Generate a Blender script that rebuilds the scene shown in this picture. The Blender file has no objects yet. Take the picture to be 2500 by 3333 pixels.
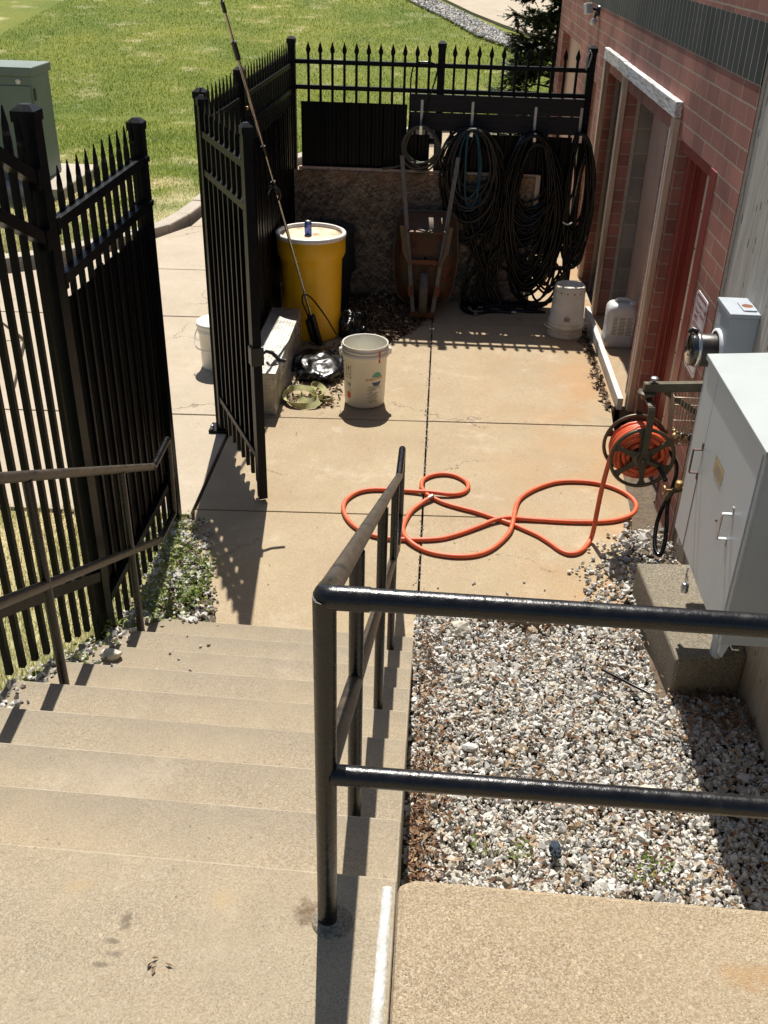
import bpy, bmesh, math, random
import numpy as np
from mathutils import Vector, Matrix, noise
random.seed(7)
RNG = np.random.default_rng(7)
SC = bpy.context.scene
COL = SC.collection
V = Vector
PI = math.pi

# ------------------------------------------------------------------ materials
def newmat(name):
    m = bpy.data.materials.new(name); m.use_nodes = True
    nt = m.node_tree
    return m, nt, nt.nodes['Principled BSDF']
def N(nt, t, **kw):
    n = nt.nodes.new(t)
    for k, v in kw.items():
        if k.startswith('i_'):
            n.inputs[k[2:].replace('_', ' ')].default_value = v
        else: setattr(n, k, v)
    return n
def L(nt, a, b): nt.links.new(a, b)
def ramp(nt, fac, stops, interp='LINEAR'):
    r = N(nt, 'ShaderNodeValToRGB'); cr = r.color_ramp; cr.interpolation = interp
    while len(cr.elements) < len(stops): cr.elements.new(0.5)
    for e, (p, c) in zip(cr.elements, stops):
        e.position = p; e.color = (*c, 1) if len(c) == 3 else c
    if fac is not None: L(nt, fac, r.inputs[0])
    return r.outputs[0]
def mix(nt, fac, a, b, mode='MIX'):
    n = N(nt, 'ShaderNodeMix', data_type='RGBA', blend_type=mode)
    for sock, val in ((n.inputs[0], fac), (n.inputs[6], a), (n.inputs[7], b)):
        if hasattr(val, 'links') or isinstance(val, bpy.types.NodeSocket): L(nt, val, sock)
        elif isinstance(val, (int, float)): sock.default_value = val
        else: sock.default_value = (*val, 1) if len(val) == 3 else val
    return n.outputs[2]
def math_(nt, op, a, b=None, c=None, clamp=False):
    n = N(nt, 'ShaderNodeMath', operation=op, use_clamp=clamp)
    for s, v in zip(n.inputs, (a, b, c)):
        if v is None: continue
        if isinstance(v, (int, float)): s.default_value = v
        else: L(nt, v, s)
    return n.outputs[0]
def coords(nt, kind='Object', scale=None, rot=None, loc=None):
    tc = N(nt, 'ShaderNodeTexCoord'); o = tc.outputs[kind]
    if scale or rot or loc:
        mp = N(nt, 'ShaderNodeMapping'); L(nt, o, mp.inputs[0])
        if scale: mp.inputs['Scale'].default_value = scale if not isinstance(scale, (int, float)) else (scale,)*3
        if rot: mp.inputs['Rotation'].default_value = rot
        if loc: mp.inputs['Location'].default_value = loc
        o = mp.outputs[0]
    return o
def noise_(nt, co, scale, detail=4, rough=.55, out=0):
    n = N(nt, 'ShaderNodeTexNoise'); n.inputs['Scale'].default_value = scale
    n.inputs['Detail'].default_value = detail; n.inputs['Roughness'].default_value = rough
    L(nt, co, n.inputs['Vector']); return n.outputs[out]
def voro(nt, co, scale, feature='F1', out='Color', rnd=1.0):
    n = N(nt, 'ShaderNodeTexVoronoi', feature=feature); n.inputs['Scale'].default_value = scale
    n.inputs['Randomness'].default_value = rnd
    L(nt, co, n.inputs['Vector']); return n.outputs[out]
def bump(nt, bsdf, h, strength=.3, dist=.01):
    b = N(nt, 'ShaderNodeBump'); b.inputs['Strength'].default_value = strength; b.inputs['Distance'].default_value = dist
    L(nt, h, b.inputs['Height']); L(nt, b.outputs[0], bsdf.inputs['Normal']); return b
def sep(nt, col):
    s = N(nt, 'ShaderNodeSeparateXYZ'); L(nt, col, s.inputs[0]); return s.outputs

def simple(name, col, rough=.5, metal=0., var=.0, vscale=30., bmp=0., spec=.5, dirt=None, trans=0., dscale=4., coat=0.):
    m, nt, b = newmat(name)
    b.inputs['Roughness'].default_value = rough; b.inputs['Metallic'].default_value = metal
    b.inputs['Specular IOR Level'].default_value = spec
    b.inputs['Coat Weight'].default_value = coat
    co = coords(nt)
    f = noise_(nt, co, vscale, 5)
    lo = tuple(c*(1-var) for c in col); hi = tuple(min(1, c*(1+var)) for c in col)
    c = ramp(nt, f, [(.3, lo), (.7, hi)])
    if dirt:
        f2 = noise_(nt, co, dscale, 6, .65)
        c = mix(nt, ramp(nt, f2, [(.48, (0,0,0)), (.68, (1,1,1))]), c, dirt)
    L(nt, c, b.inputs['Base Color'])
    r = math_(nt, 'MULTIPLY_ADD', f, .25, rough-.12, True); L(nt, r, b.inputs['Roughness'])
    if bmp: bump(nt, b, f, bmp, .004)
    if trans: b.inputs['Subsurface Weight'].default_value = trans; b.inputs['Subsurface Radius'].default_value = (.05,.05,.04)
    return m

def concrete(name, base, specks, cell, stain, grain=.5, rust=None, bmp=.35, stains=(), nosing=False, pale=0., pit=0.):
    """exposed-aggregate concrete: random cell colours over large mottling"""
    m, nt, b = newmat(name)
    co = coords(nt)
    big = noise_(nt, co, 1.7, 6, .6)
    c = mix(nt, ramp(nt, big, [(.35, (0,0,0)), (.68, (1,1,1))]), base, stain)
    mid = noise_(nt, co, 9., 5, .65)
    c = mix(nt, ramp(nt, mid, [(.4, (0,0,0)), (.75, (.45,)*3)]), c, tuple(x*.72 for x in base))
    vc = voro(nt, co, cell)
    r = sep(nt, vc)[0]
    sp = ramp(nt, r, [(i/len(specks), s) for i, s in enumerate(specks)], 'CONSTANT')
    patch = ramp(nt, noise_(nt, co, 3.1, 4), [(.35, (.35,)*3), (.65, (1,)*3)])
    c = mix(nt, math_(nt, 'MULTIPLY', grain, patch), c, sp)
    vb = voro(nt, co, cell*.37, rnd=1.); pebble = math_(nt, 'GREATER_THAN', sep(nt, vb)[1], .93)
    d = voro(nt, co, cell*.37, out='Distance'); pebble = math_(nt, 'MULTIPLY', pebble, math_(nt, 'LESS_THAN', d, .38))
    c = mix(nt, math_(nt, 'MULTIPLY', pebble, .75), c, ramp(nt, sep(nt, vb)[0], [(0, specks[-1]), (.5, tuple(x*1.35 for x in base)), (1, tuple(x*.5 for x in base))]))
    if pit:
        pn = noise_(nt, co, cell*1.05, 4, .75)
        fld = ramp(nt, noise_(nt, coords(nt, loc=(5,2,8)), 4.3, 6, .7), [(.3, (.25,)*3), (.7, (1,)*3)])
        c = mix(nt, math_(nt, 'MULTIPLY', fld, pit), c, ramp(nt, pn, [(.38, (.30,.26,.22)), (.49, (1.,)*3), (.60, (1.25,)*3)]), 'MULTIPLY')
    if pale:
        pn = ramp(nt, noise_(nt, coords(nt, loc=(3,7,0)), 2.6, 7, .72), [(.56, (0,)*3), (.74, (1,)*3)])
        c = mix(nt, math_(nt, 'MULTIPLY', pn, pale), c, (.55,.48,.38))
        ed = N(nt, 'ShaderNodeVectorMath', operation='MULTIPLY_ADD'); L(nt, noise_(nt, co, 3.2, 6, .7, 1), ed.inputs[0]); ed.inputs[1].default_value = (.55,.55,0); L(nt, co, ed.inputs[2])
        cr = math_(nt, 'MULTIPLY', math_(nt, 'LESS_THAN', voro(nt, ed.outputs[0], .62, 'DISTANCE_TO_EDGE', 'Distance'), .0022), ramp(nt, noise_(nt, coords(nt, loc=(1,4,2)), .9, 3), [(.50, (0,)*3), (.56, (1,)*3)]))
        c = mix(nt, math_(nt, 'MULTIPLY', cr, 0. if nosing else .7), c, (.09,.07,.05))
        dk = ramp(nt, noise_(nt, coords(nt, loc=(9,1,0)), 5.5, 7, .75), [(.60, (0,)*3), (.72, (1,)*3)])
        c = mix(nt, math_(nt, 'MULTIPLY', dk, .35), c, (.19,.145,.10))
    if rust:
        rc, rx0, rx1 = rust
        x = sep(nt, co)[0]
        band = math_(nt, 'SMOOTH_MIN', math_(nt, 'MULTIPLY_ADD', x, 1/(rx1-rx0), -rx0/(rx1-rx0), True), 1., .1)
        rn = ramp(nt, noise_(nt, co, 2.2, 5), [(.4, (0,)*3), (.65, (1,)*3)])
        c = mix(nt, math_(nt, 'MULTIPLY', math_(nt, 'MULTIPLY', band, rn), .6), c, rc)
    for (sx, sy, rx, ry, col, amt) in stains:      # worn-in wet / oil marks with their own outline
        s = sep(nt, co)
        wob = math_(nt, 'MULTIPLY_ADD', noise_(nt, co, 42., 7, .75), 4.4, -2.2)
        u = math_(nt, 'DIVIDE', math_(nt, 'SUBTRACT', s[0], sx), rx); v = math_(nt, 'DIVIDE', math_(nt, 'SUBTRACT', s[1], sy), ry)
        dd = math_(nt, 'ADD', math_(nt, 'ADD', math_(nt, 'MULTIPLY', u, u), math_(nt, 'MULTIPLY', v, v)), wob)
        c = mix(nt, math_(nt, 'MULTIPLY', math_(nt, 'SUBTRACT', 1., dd, clamp=True), amt, clamp=True), c, col)
    L(nt, c, b.inputs['Base Color'])
    b.inputs['Roughness'].default_value = .88; b.inputs['Specular IOR Level'].default_value = .25
    if nosing:      # arrises painted pale as an edge shading line; grey, foot-worn front to every tread
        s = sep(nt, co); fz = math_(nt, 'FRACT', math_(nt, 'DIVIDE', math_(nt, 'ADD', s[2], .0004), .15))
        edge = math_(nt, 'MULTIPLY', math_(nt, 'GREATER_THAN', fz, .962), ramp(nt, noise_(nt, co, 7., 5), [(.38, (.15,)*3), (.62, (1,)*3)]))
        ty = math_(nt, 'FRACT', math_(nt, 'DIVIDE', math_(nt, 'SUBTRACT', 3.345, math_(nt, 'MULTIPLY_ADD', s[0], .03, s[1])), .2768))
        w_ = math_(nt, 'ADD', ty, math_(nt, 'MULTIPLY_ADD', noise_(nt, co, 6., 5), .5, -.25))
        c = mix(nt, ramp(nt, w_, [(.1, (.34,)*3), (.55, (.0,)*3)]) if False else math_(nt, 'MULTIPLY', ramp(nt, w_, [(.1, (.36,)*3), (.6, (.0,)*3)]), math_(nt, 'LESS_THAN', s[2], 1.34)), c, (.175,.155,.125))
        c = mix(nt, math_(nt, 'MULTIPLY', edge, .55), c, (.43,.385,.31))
    L(nt, c, b.inputs['Base Color'])
    h = math_(nt, 'ADD', math_(nt, 'MULTIPLY', r, .6), noise_(nt, co, cell*2.2, 3))
    bump(nt, b, h, bmp, .004)
    return m

M = {}
SPK = [(.30,.25,.19), (.16,.125,.09), (.38,.31,.215), (.24,.17,.11), (.33,.285,.22), (.21,.18,.14), (.40,.36,.30), (.27,.20,.13)]
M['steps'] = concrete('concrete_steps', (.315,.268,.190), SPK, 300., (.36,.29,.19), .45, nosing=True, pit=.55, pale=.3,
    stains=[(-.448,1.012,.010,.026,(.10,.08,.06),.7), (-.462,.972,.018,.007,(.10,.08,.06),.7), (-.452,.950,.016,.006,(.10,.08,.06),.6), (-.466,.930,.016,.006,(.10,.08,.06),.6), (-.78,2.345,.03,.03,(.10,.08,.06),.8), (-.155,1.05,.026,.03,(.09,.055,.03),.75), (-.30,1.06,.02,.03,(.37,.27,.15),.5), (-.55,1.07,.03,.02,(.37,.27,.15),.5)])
M['slab'] = concrete('exposed_aggregate_slab', (.47,.38,.255), [(.42,.34,.23), (.20,.145,.09), (.47,.39,.28), (.30,.21,.13), (.40,.30,.20), (.17,.12,.08), (.50,.43,.33), (.34,.25,.15)], 300., (.43,.335,.215), .55, bmp=.8, pit=.9,
    stains=[(.55,.985,.05,.03,(.40,.22,.08),.45), (.62,.93,.035,.03,(.42,.25,.10),.35)])
M['pave'] = concrete('tan_pavement', (.375,.305,.195), [(.39,.315,.215), (.28,.21,.135), (.43,.355,.26), (.33,.255,.17), (.37,.295,.195), (.24,.185,.12), (.48,.42,.33), (.35,.27,.175)], 260., (.30,.225,.14), .5, pale=.5, pit=.6, rust=((.37,.20,.085), .2, 1.05), bmp=.25)
M['walk'] = concrete('walkway_concrete', (.42,.355,.27), [(.46,.39,.30), (.37,.31,.23), (.49,.43,.34), (.42,.35,.26)], 200., (.36,.30,.22), .45, bmp=.25, pit=.4, pale=.3)
M['curb'] = concrete('curb_stone', (.42,.37,.30), [(.46,.41,.34), (.34,.29,.23), (.50,.45,.37), (.38,.33,.27)], 120., (.34,.30,.24), .6, bmp=.5)
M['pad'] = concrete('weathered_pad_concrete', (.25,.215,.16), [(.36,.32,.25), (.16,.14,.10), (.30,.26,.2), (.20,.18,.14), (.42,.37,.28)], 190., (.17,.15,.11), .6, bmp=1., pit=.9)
M['soil'] = simple('bare_soil', (.10,.075,.05), .95, var=.4, vscale=40, bmp=.6)

def m_conwall():
    m, nt, b = newmat('board_formed_concrete')
    co = coords(nt)
    st = noise_(nt, coords(nt, scale=(1, 14, .9)), 3., 6, .65)
    c = ramp(nt, st, [(.25, (.25,.23,.19)), (.5, (.42,.40,.35)), (.72, (.56,.54,.49))])
    z = sep(nt, co)[2]
    low = math_(nt, 'MULTIPLY_ADD', z, -1.4, 1.25, True)
    c = mix(nt, math_(nt, 'MULTIPLY', low, ramp(nt, noise_(nt, co, 4., 5), [(.3, (.3,)*3), (.7, (1,)*3)])), c, (.27,.195,.10))
    hol = voro(nt, coords(nt, scale=(22, 22, 7)), 1., out='Distance')
    pit = math_(nt, 'LESS_THAN', hol, .16)
    c = mix(nt, math_(nt, 'MULTIPLY', pit, .85), c, (.045,.04,.035))
    L(nt, c, b.inputs['Base Color']); b.inputs['Roughness'].default_value = .9
    h = math_(nt, 'SUBTRACT', math_(nt, 'MULTIPLY', st, .6), math_(nt, 'MULTIPLY', pit, .8))
    bump(nt, b, h, .5, .006); return m
M['conwall'] = m_conwall()

def m_brick(name, w, h, z0, c1, c2, mort, offs=.5, ms=.0045, u0=0., ret=True):
    m, nt, b = newmat(name)
    co = coords(nt); s = sep(nt, co)
    cv = N(nt, 'ShaderNodeCombineXYZ')
    gn = N(nt, 'ShaderNodeNewGeometry'); ny_ = math_(nt, 'GREATER_THAN', math_(nt, 'ABSOLUTE', sep(nt, gn.outputs['Normal'])[1]), .6)
    uu = math_(nt, 'ADD', math_(nt, 'ADD', s[0], s[1]), u0)
    if ret: uu = math_(nt, 'ADD', math_(nt, 'MULTIPLY', uu, math_(nt, 'SUBTRACT', 1., ny_)), math_(nt, 'MULTIPLY', ny_, w*.25))
    L(nt, uu, cv.inputs[0]); L(nt, math_(nt, 'SUBTRACT', s[2], z0), cv.inputs[1])
    wob = noise_(nt, co, 14., 3, out=1)
    wv = N(nt, 'ShaderNodeVectorMath', operation='MULTIPLY_ADD'); L(nt, wob, wv.inputs[0]); wv.inputs[1].default_value = (.006,.006,0); L(nt, cv.outputs[0], wv.inputs[2])
    bt = N(nt, 'ShaderNodeTexBrick', offset=offs, offset_frequency=2, squash=1.)
    L(nt, wv.outputs[0], bt.inputs['Vector'])
    for k, v in (('Scale', 1.), ('Mortar Size', ms), ('Mortar Smooth', .15), ('Bias', 0.), ('Brick Width', w), ('Row Height', h)): bt.inputs[k].default_value = v
    bt.inputs['Color1'].default_value = (*c1, 1); bt.inputs['Color2'].default_value = (*c2, 1); bt.inputs['Mortar'].default_value = (*mort, 1)
    grain = noise_(nt, co, 160., 4, .7)
    c = mix(nt, .5, bt.outputs[0], ramp(nt, grain, [(.3, (.35,)*3), (.7, (1.,)*3)]), 'MULTIPLY')
    blot = ramp(nt, noise_(nt, co, 2.3, 5), [(.35, (.72,.72,.75)), (.65, (1.15,1.08,1.05))])
    c = mix(nt, 1., c, blot, 'MULTIPLY')
    L(nt, c, b.inputs['Base Color']); b.inputs['Roughness'].default_value = .85; b.inputs['Specular IOR Level'].default_value = .3
    hh = math_(nt, 'ADD', math_(nt, 'MULTIPLY', bt.outputs['Fac'], -1.), math_(nt, 'MULTIPLY', grain, .35))
    bump(nt, b, hh, .55, .006)
    return m
M['brick'] = m_brick('red_split_brick', .262, .0905, .035, (.43,.20,.155), (.30,.135,.108), (.42,.36,.275), u0=.09)
M['band'] = m_brick('dark_green_soldier_brick', .102, .30, 2.206, (.048,.064,.062), (.034,.048,.048), (.46,.40,.27), 0., .0042)
M['cmu'] = m_brick('grey_block', .36, .181, .05, (.30,.285,.25), (.24,.225,.20), (.40,.36,.29), .5, .005)

def m_wood(name, cols, axis=2, rough=.8, sc=(40, 40, 3), ringw=.15, stops=(.22,.45,.72)):
    m, nt, b = newmat(name)
    co = coords(nt, scale=sc)
    w = noise_(nt, co, 1., 6, .7)
    ring = N(nt, 'ShaderNodeTexWave', wave_type='RINGS', rings_direction='SPHERICAL'); L(nt, co, ring.inputs[0])
    ring.inputs['Scale'].default_value = .35; ring.inputs['Distortion'].default_value = 9.; ring.inputs['Detail'].default_value = 3.
    f = math_(nt, 'MULTIPLY_ADD', ring.outputs[1], ringw, math_(nt, 'MULTIPLY', w, 1.1-ringw))
    c = ramp(nt, f, list(zip(stops, cols)))
    L(nt, c, b.inputs['Base Color']); b.inputs['Roughness'].default_value = rough
    bump(nt, b, f, .35, .004); return m
M['lintel'] = m_wood('flaking_white_painted_wood', [(.12,.085,.065), (.40,.37,.35), (.60,.60,.60)], sc=(70, 7, 80), ringw=.05, stops=(.38,.48,.60))
M['stud'] = m_wood('weathered_tan_wood', [(.24,.155,.10), (.42,.29,.20), (.54,.43,.33)], sc=(45, 45, 3))
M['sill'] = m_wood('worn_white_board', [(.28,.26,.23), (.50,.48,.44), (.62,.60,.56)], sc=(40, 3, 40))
M['greywood'] = m_wood('grey_weathered_handle_wood', [(.07,.06,.05), (.14,.125,.105), (.22,.20,.175)], sc=(60, 60, 5))
M['legwood'] = m_wood('brown_weathered_wood', [(.05,.032,.020), (.11,.072,.045), (.17,.12,.075)], sc=(60, 60, 5))
M['blackboard'] = m_wood('black_stained_board', [(.005,.005,.005), (.009,.008,.008), (.016,.014,.013)], sc=(3, 40, 40))
def m_osb():
    m, nt, b = newmat('oriented_strand_board')
    cs = []
    for k, (ang, sc) in enumerate(((.25, (13, 1, 80)), (-.7, (14, 1, 90)), (1.1, (12, 1, 80)))):
        mp = N(nt, 'ShaderNodeMapping'); L(nt, coords(nt, rot=(0, ang, 0), loc=(k*3.1, 0, k*1.7)), mp.inputs[0]); mp.inputs['Scale'].default_value = sc
        v = voro(nt, mp.outputs[0], 1.)
        cs.append(sep(nt, v)[k])
    f = math_(nt, 'MULTIPLY', math_(nt, 'ADD', math_(nt, 'ADD', cs[0], cs[1]), cs[2]), .333)
    c = ramp(nt, f, [(.2, (.05,.038,.028)), (.45, (.13,.102,.075)), (.62, (.19,.155,.117)), (.82, (.30,.25,.19))])
    z = sep(nt, coords(nt))[2]
    c = mix(nt, math_(nt, 'MULTIPLY', math_(nt, 'MULTIPLY_ADD', z, 5., -4.55, True), ramp(nt, noise_(nt, coords(nt), 6, 5), [(.35, (0,)*3), (.6, (.8,)*3)])), c, (.30,.15,.06))
    L(nt, c, b.inputs['Base Color']); b.inputs['Roughness'].default_value = .9; bump(nt, b, f, .4, .003); return m
M['osb'] = m_osb()

M['fence'] = simple('black_powder_coat', (.003,.004,.0055), .40, var=.3, vscale=60, spec=.13, dirt=(.008,.008,.009), dscale=7.)
M['slat'] = simple('black_privacy_slat', (.0022,.0026,.0032), .38, var=.3, vscale=20, spec=.14)
def m_rail():
    m, nt, b = newmat('chipped_black_railing_paint')
    co = coords(nt)
    f = noise_(nt, co, 26., 6, .7)
    up = N(nt, 'ShaderNodeNewGeometry')
    c = ramp(nt, f, [(.35, (.004,.004,.0045)), (.60, (.007,.0065,.0065)), (.72, (.022,.019,.016)), (.80, (.075,.068,.058))])
    L(nt, c, b.inputs['Base Color'])
    L(nt, ramp(nt, noise_(nt, co, 60., 5), [(.3, (.17,)*3), (.7, (.36,)*3)]), b.inputs['Roughness'])
    b.inputs['Specular IOR Level'].default_value = .5
    bump(nt, b, noise_(nt, co, 85., 5, .65), .35, .003); return m
M['rail'] = m_rail()
def m_railworn():
    m, nt, b = newmat('hand_worn_railing_paint')
    co = coords(nt, scale=(60, 7, 60))
    f = noise_(nt, co, 1., 6, .7)
    c = ramp(nt, f, [(.3, (.020,.015,.011)), (.55, (.055,.041,.028)), (.75, (.10,.078,.055))])
    blk = ramp(nt, noise_(nt, coords(nt), 9., 6, .7), [(.56, (0,)*3), (.64, (1,)*3)])
    c = mix(nt, blk, c, (.012,.011,.011))
    L(nt, c, b.inputs['Base Color']); b.inputs['Roughness'].default_value = .45
    bump(nt, b, f, .2, .003); return m
M['railworn'] = m_railworn()
M['chrome'] = simple('bright_metal', (.62,.62,.60), .22, 1., var=.1)
M['galv'] = simple('galvanised_steel', (.40,.42,.44), .42, 1., var=.25, vscale=25)
M['polem'] = simple('brushed_aluminium_tube', (.36,.345,.32), .28, 1., var=.2)
M['blackplastic'] = simple('black_plastic', (.005,.005,.006), .4, var=.2)
M['tread'] = simple('diamond_plate_aluminium', (.46,.45,.42), .42, .75, var=.12, vscale=12, dirt=(.30,.28,.24), dscale=5.)
M['drum'] = simple('yellow_drum_plastic', (.84,.47,.010), .38, var=.07, vscale=6, dirt=(.70,.37,.02), dscale=3.)
M['drumrim'] = simple('white_drum_ring', (.74,.71,.66), .45, var=.08)
M['drumlid'] = simple('sand_stained_lid', (.66,.53,.36), .8, var=.25, vscale=18, dirt=(.25,.17,.10), dscale=11.)
M['pail'] = simple('milky_white_pail', (.70,.68,.60), .42, var=.04, vscale=5, trans=.15)
M['pailclear'] = simple('translucent_pail_bottom', (.56,.52,.42), .40, var=.06, vscale=5, trans=.15)
M['paildirty'] = simple('dirty_white_pail', (.64,.60,.51), .5, var=.10, vscale=8, dirt=(.46,.39,.28), dscale=5.)
M['jug'] = simple('frosted_jug_plastic', (.55,.56,.55), .35, var=.06, vscale=6, trans=.3)
M['label'] = simple('paper_label', (.62,.61,.57), .6, var=.06)
M['ink'] = simple('black_ink', (.02,.02,.022), .6)
M['inkgrey'] = simple('grey_print', (.16,.16,.16), .6)
M['inkred'] = simple('dark_red_print', (.30,.02,.03), .5)
M['inkorange'] = simple('orange_red_print', (.62,.10,.03), .5)
M['inkpale'] = simple('pale_orange_print', (.62,.36,.16), .5)
M['inkteal'] = simple('teal_print', (.08,.36,.28), .5)
M['inknavy'] = simple('navy_print', (.06,.06,.17), .5)
M['red'] = simple('red_plastic', (.48,.012,.016), .35)
M['canblue'] = simple('blue_can', (.05,.12,.46), .28, .5, var=.5, vscale=45)
M['signwhite'] = simple('white_sign_face', (.66,.66,.68), .4)
M['cab'] = simple('light_grey_enamel', (.44,.50,.53), .42, var=.04, vscale=7, dirt=(.40,.45,.47), dscale=2.)
M['cablid'] = simple('sun_dimmed_lid_enamel', (.335,.37,.375), .5, var=.04, vscale=7, dirt=(.31,.34,.34), dscale=2.)  # same enamel as the doors, coloured darker to hold down sunlight on the lid
M['cabside'] = simple('grey_enamel_side', (.40,.43,.425), .45, var=.04, vscale=7)
M['meter'] = simple('galvanised_meter_can', (.36,.40,.44), .42, var=.05, vscale=9, dirt=(.38,.40,.43))
M['rust'] = simple('rust', (.17,.06,.025), .85, var=.5, vscale=60)
M['rustdark'] = simple('dark_rusted_bar', (.075,.030,.028), .6, var=.4, vscale=60)
M['plate'] = simple('yellowed_plate', (.50,.36,.16), .5, var=.2, vscale=60, dirt=(.34,.25,.13), dscale=25.)
M['doorred'] = simple('red_painted_steel', (.205,.028,.020), .38, var=.10, vscale=5)
M['framered'] = simple('red_frame_paint', (.24,.052,.040), .42, var=.08, vscale=6)
M['pink'] = simple('pinkish_tan_panel', (.62,.43,.33), .6, var=.05, vscale=3, dirt=(.54,.37,.28), dscale=2.)
M['astragal'] = m_wood('worn_metal_astragal', [(.24,.18,.12), (.42,.34,.26), (.50,.42,.34)], sc=(40, 40, 4))
M['transformer'] = simple('green_utility_paint', (.115,.155,.130), .5, var=.05, vscale=3, dirt=(.14,.18,.15), dscale=2.)
M['hoseorange'] = simple('orange_rubber_hose', (.64,.10,.028), .5, var=.16, vscale=14, dirt=(.50,.135,.065), dscale=26., bmp=.25)
M['hoseblack'] = simple('black_rubber_hose', (.003,.003,.0035), .22, var=.35, vscale=12, spec=.28)
M['hosedull'] = simple('olive_grey_hose', (.075,.070,.050), .5, var=.25, vscale=12)
M['hosebrown'] = simple('dusty_dark_hose', (.024,.021,.015), .5, var=.3, vscale=12)
M['hoseteal'] = simple('teal_hose', (.008,.062,.085), .42, var=.2)
M['bronze'] = simple('bronze_painted_metal', (.085,.070,.045), .45, .35, var=.15, vscale=20)
M['brass'] = simple('brass', (.38,.255,.12), .5, .8, var=.3)
M['wire'] = simple('rusty_wire', (.30,.25,.19), .45, .6, var=.3)
M['bag'] = simple('black_bin_bag', (.004,.004,.005), .30, var=.2, spec=.5)
M['bin'] = simple('dark_blue_bin', (.012,.018,.028), .45, var=.2)
M['strap'] = simple('yellow_green_webbing', (.44,.43,.19), .8, var=.18, vscale=40, dirt=(.30,.28,.14), dscale=9.)
M['tub'] = None
def m_tub():
    m, nt, b = newmat('rusty_wheelbarrow_tub')
    co = coords(nt)
    n1 = noise_(nt, co, 5., 6, .65); n2 = noise_(nt, co, 45., 4, .6)
    c = ramp(nt, n1, [(.34, (.060,.016,.012)), (.47, (.125,.052,.020)), (.56, (.080,.055,.030)), (.66, (.045,.062,.057))])
    c = mix(nt, ramp(nt, n2, [(.62, (0,)*3), (.68, (1,)*3)]), c, (.022,.014,.010))
    L(nt, c, b.inputs['Base Color']); b.inputs['Roughness'].default_value = .65; b.inputs['Metallic'].default_value = .2
    bump(nt, b, n2, .2, .003); return m
M['tub'] = m_tub()
M['rimsteel'] = simple('dull_steel_rim', (.10,.09,.075), .6, .3, var=.3)
M['tyre'] = simple('dusty_tyre_rubber', (.085,.078,.066), .85, var=.3)
M['rock'] = simple('limestone_rock', (.52,.48,.40), .9, var=.3, vscale=25, bmp=.7)
M['caulk'] = simple('white_sealant', (.50,.50,.48), .7, var=.2, vscale=90, bmp=.8, dirt=(.40,.38,.33), dscale=14.)
M['deadleaf'] = None
def island_mat(name, stops, rough=.85, spec=.3, bmp=0., sss=0., extra=None, interp='LINEAR'):
    m, nt, b = newmat(name)
    g = N(nt, 'ShaderNodeNewGeometry'); f = g.outputs['Random Per Island']
    c = ramp(nt, f, stops, interp)
    co = coords(nt)
    if extra: c = extra(nt, c, co, f)
    L(nt, c, b.inputs['Base Color']); b.inputs['Roughness'].default_value = rough; b.inputs['Specular IOR Level'].default_value = spec
    if bmp: bump(nt, b, noise_(nt, co, 220., 4, .7), bmp, .003)
    if sss:
        tr = N(nt, 'ShaderNodeBsdfTranslucent'); L(nt, c, tr.inputs[0])
        mx = N(nt, 'ShaderNodeMixShader'); mx.inputs[0].default_value = sss
        L(nt, b.outputs[0], mx.inputs[1]); L(nt, tr.outputs[0], mx.inputs[2]); L(nt, mx.outputs[0], nt.nodes['Material Output'].inputs[0])
    return m
def stone_extra(nt, c, co, f):
    n = noise_(nt, co, 130., 4, .65)
    return mix(nt, .6, c, ramp(nt, n, [(.3, (.55,.54,.5)), (.65, (1.1,1.1,1.1))]), 'MULTIPLY')
M['gravel'] = island_mat('crushed_limestone', [(0, (.26,.21,.15)), (.06, (.40,.30,.20)), (.14, (.46,.42,.35)), (.35, (.49,.47,.43)), (.6, (.58,.565,.53)), (.80, (.70,.69,.655)), (.90, (.38,.37,.355)), (1., (.24,.24,.24))], bmp=.5, extra=stone_extra)
M['leaf'] = island_mat('dead_oak_leaf', [(0, (.07,.036,.020)), (.4, (.16,.085,.045)), (.75, (.25,.15,.085)), (1., (.40,.29,.18))])
M['litter'] = island_mat('dark_leaf_litter', [(0, (.030,.018,.012)), (.4, (.08,.048,.028)), (.7, (.14,.09,.052)), (.9, (.26,.185,.11)), (1., (.42,.33,.22))])
def grass_extra(nt, c, co, f):
    y = sep(nt, co)[1]
    t = math_(nt, 'MULTIPLY_ADD', y, -.30, 4.15, True)        # drier towards the kerb
    n = noise_(nt, co, 1.3, 5, .6)
    n = math_(nt, 'ADD', math_(nt, 'MULTIPLY', t, .26), n)
    dry = ramp(nt, n, [(.56, (0,)*3), (.76, (.8,)*3)])
    dryc = ramp(nt, f, [(0, (.40,.33,.18)), (.5, (.58,.51,.31)), (1, (.72,.66,.46))])
    patch = ramp(nt, noise_(nt, co, .55, 4), [(.35, (.7,.8,.7)), (.7, (1.2,1.1,1.05))])
    return mix(nt, 1., mix(nt, dry, c, dryc), patch, 'MULTIPLY')
GR = [(0, (.11,.165,.022)), (.4, (.20,.275,.038)), (.75, (.29,.35,.065)), (1., (.46,.46,.18))]
M['grass'] = island_mat('lawn_blades', GR, .55, .3, extra=grass_extra, sss=.5)
def m_lawn():
    m, nt, b = newmat('lawn_turf')
    co = coords(nt)
    f = noise_(nt, co, 60., 4, .7)
    c = ramp(nt, f, [(.3, (.10,.12,.025)), (.55, (.20,.23,.05)), (.75, (.36,.34,.14))])
    c = grass_extra(nt, c, co, f)
    L(nt, c, b.inputs['Base Color']); b.inputs['Roughness'].default_value = .9; b.inputs['Specular IOR Level'].default_value = .1
    bump(nt, b, f, .8, .03); return m
M['lawn'] = m_lawn()
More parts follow.
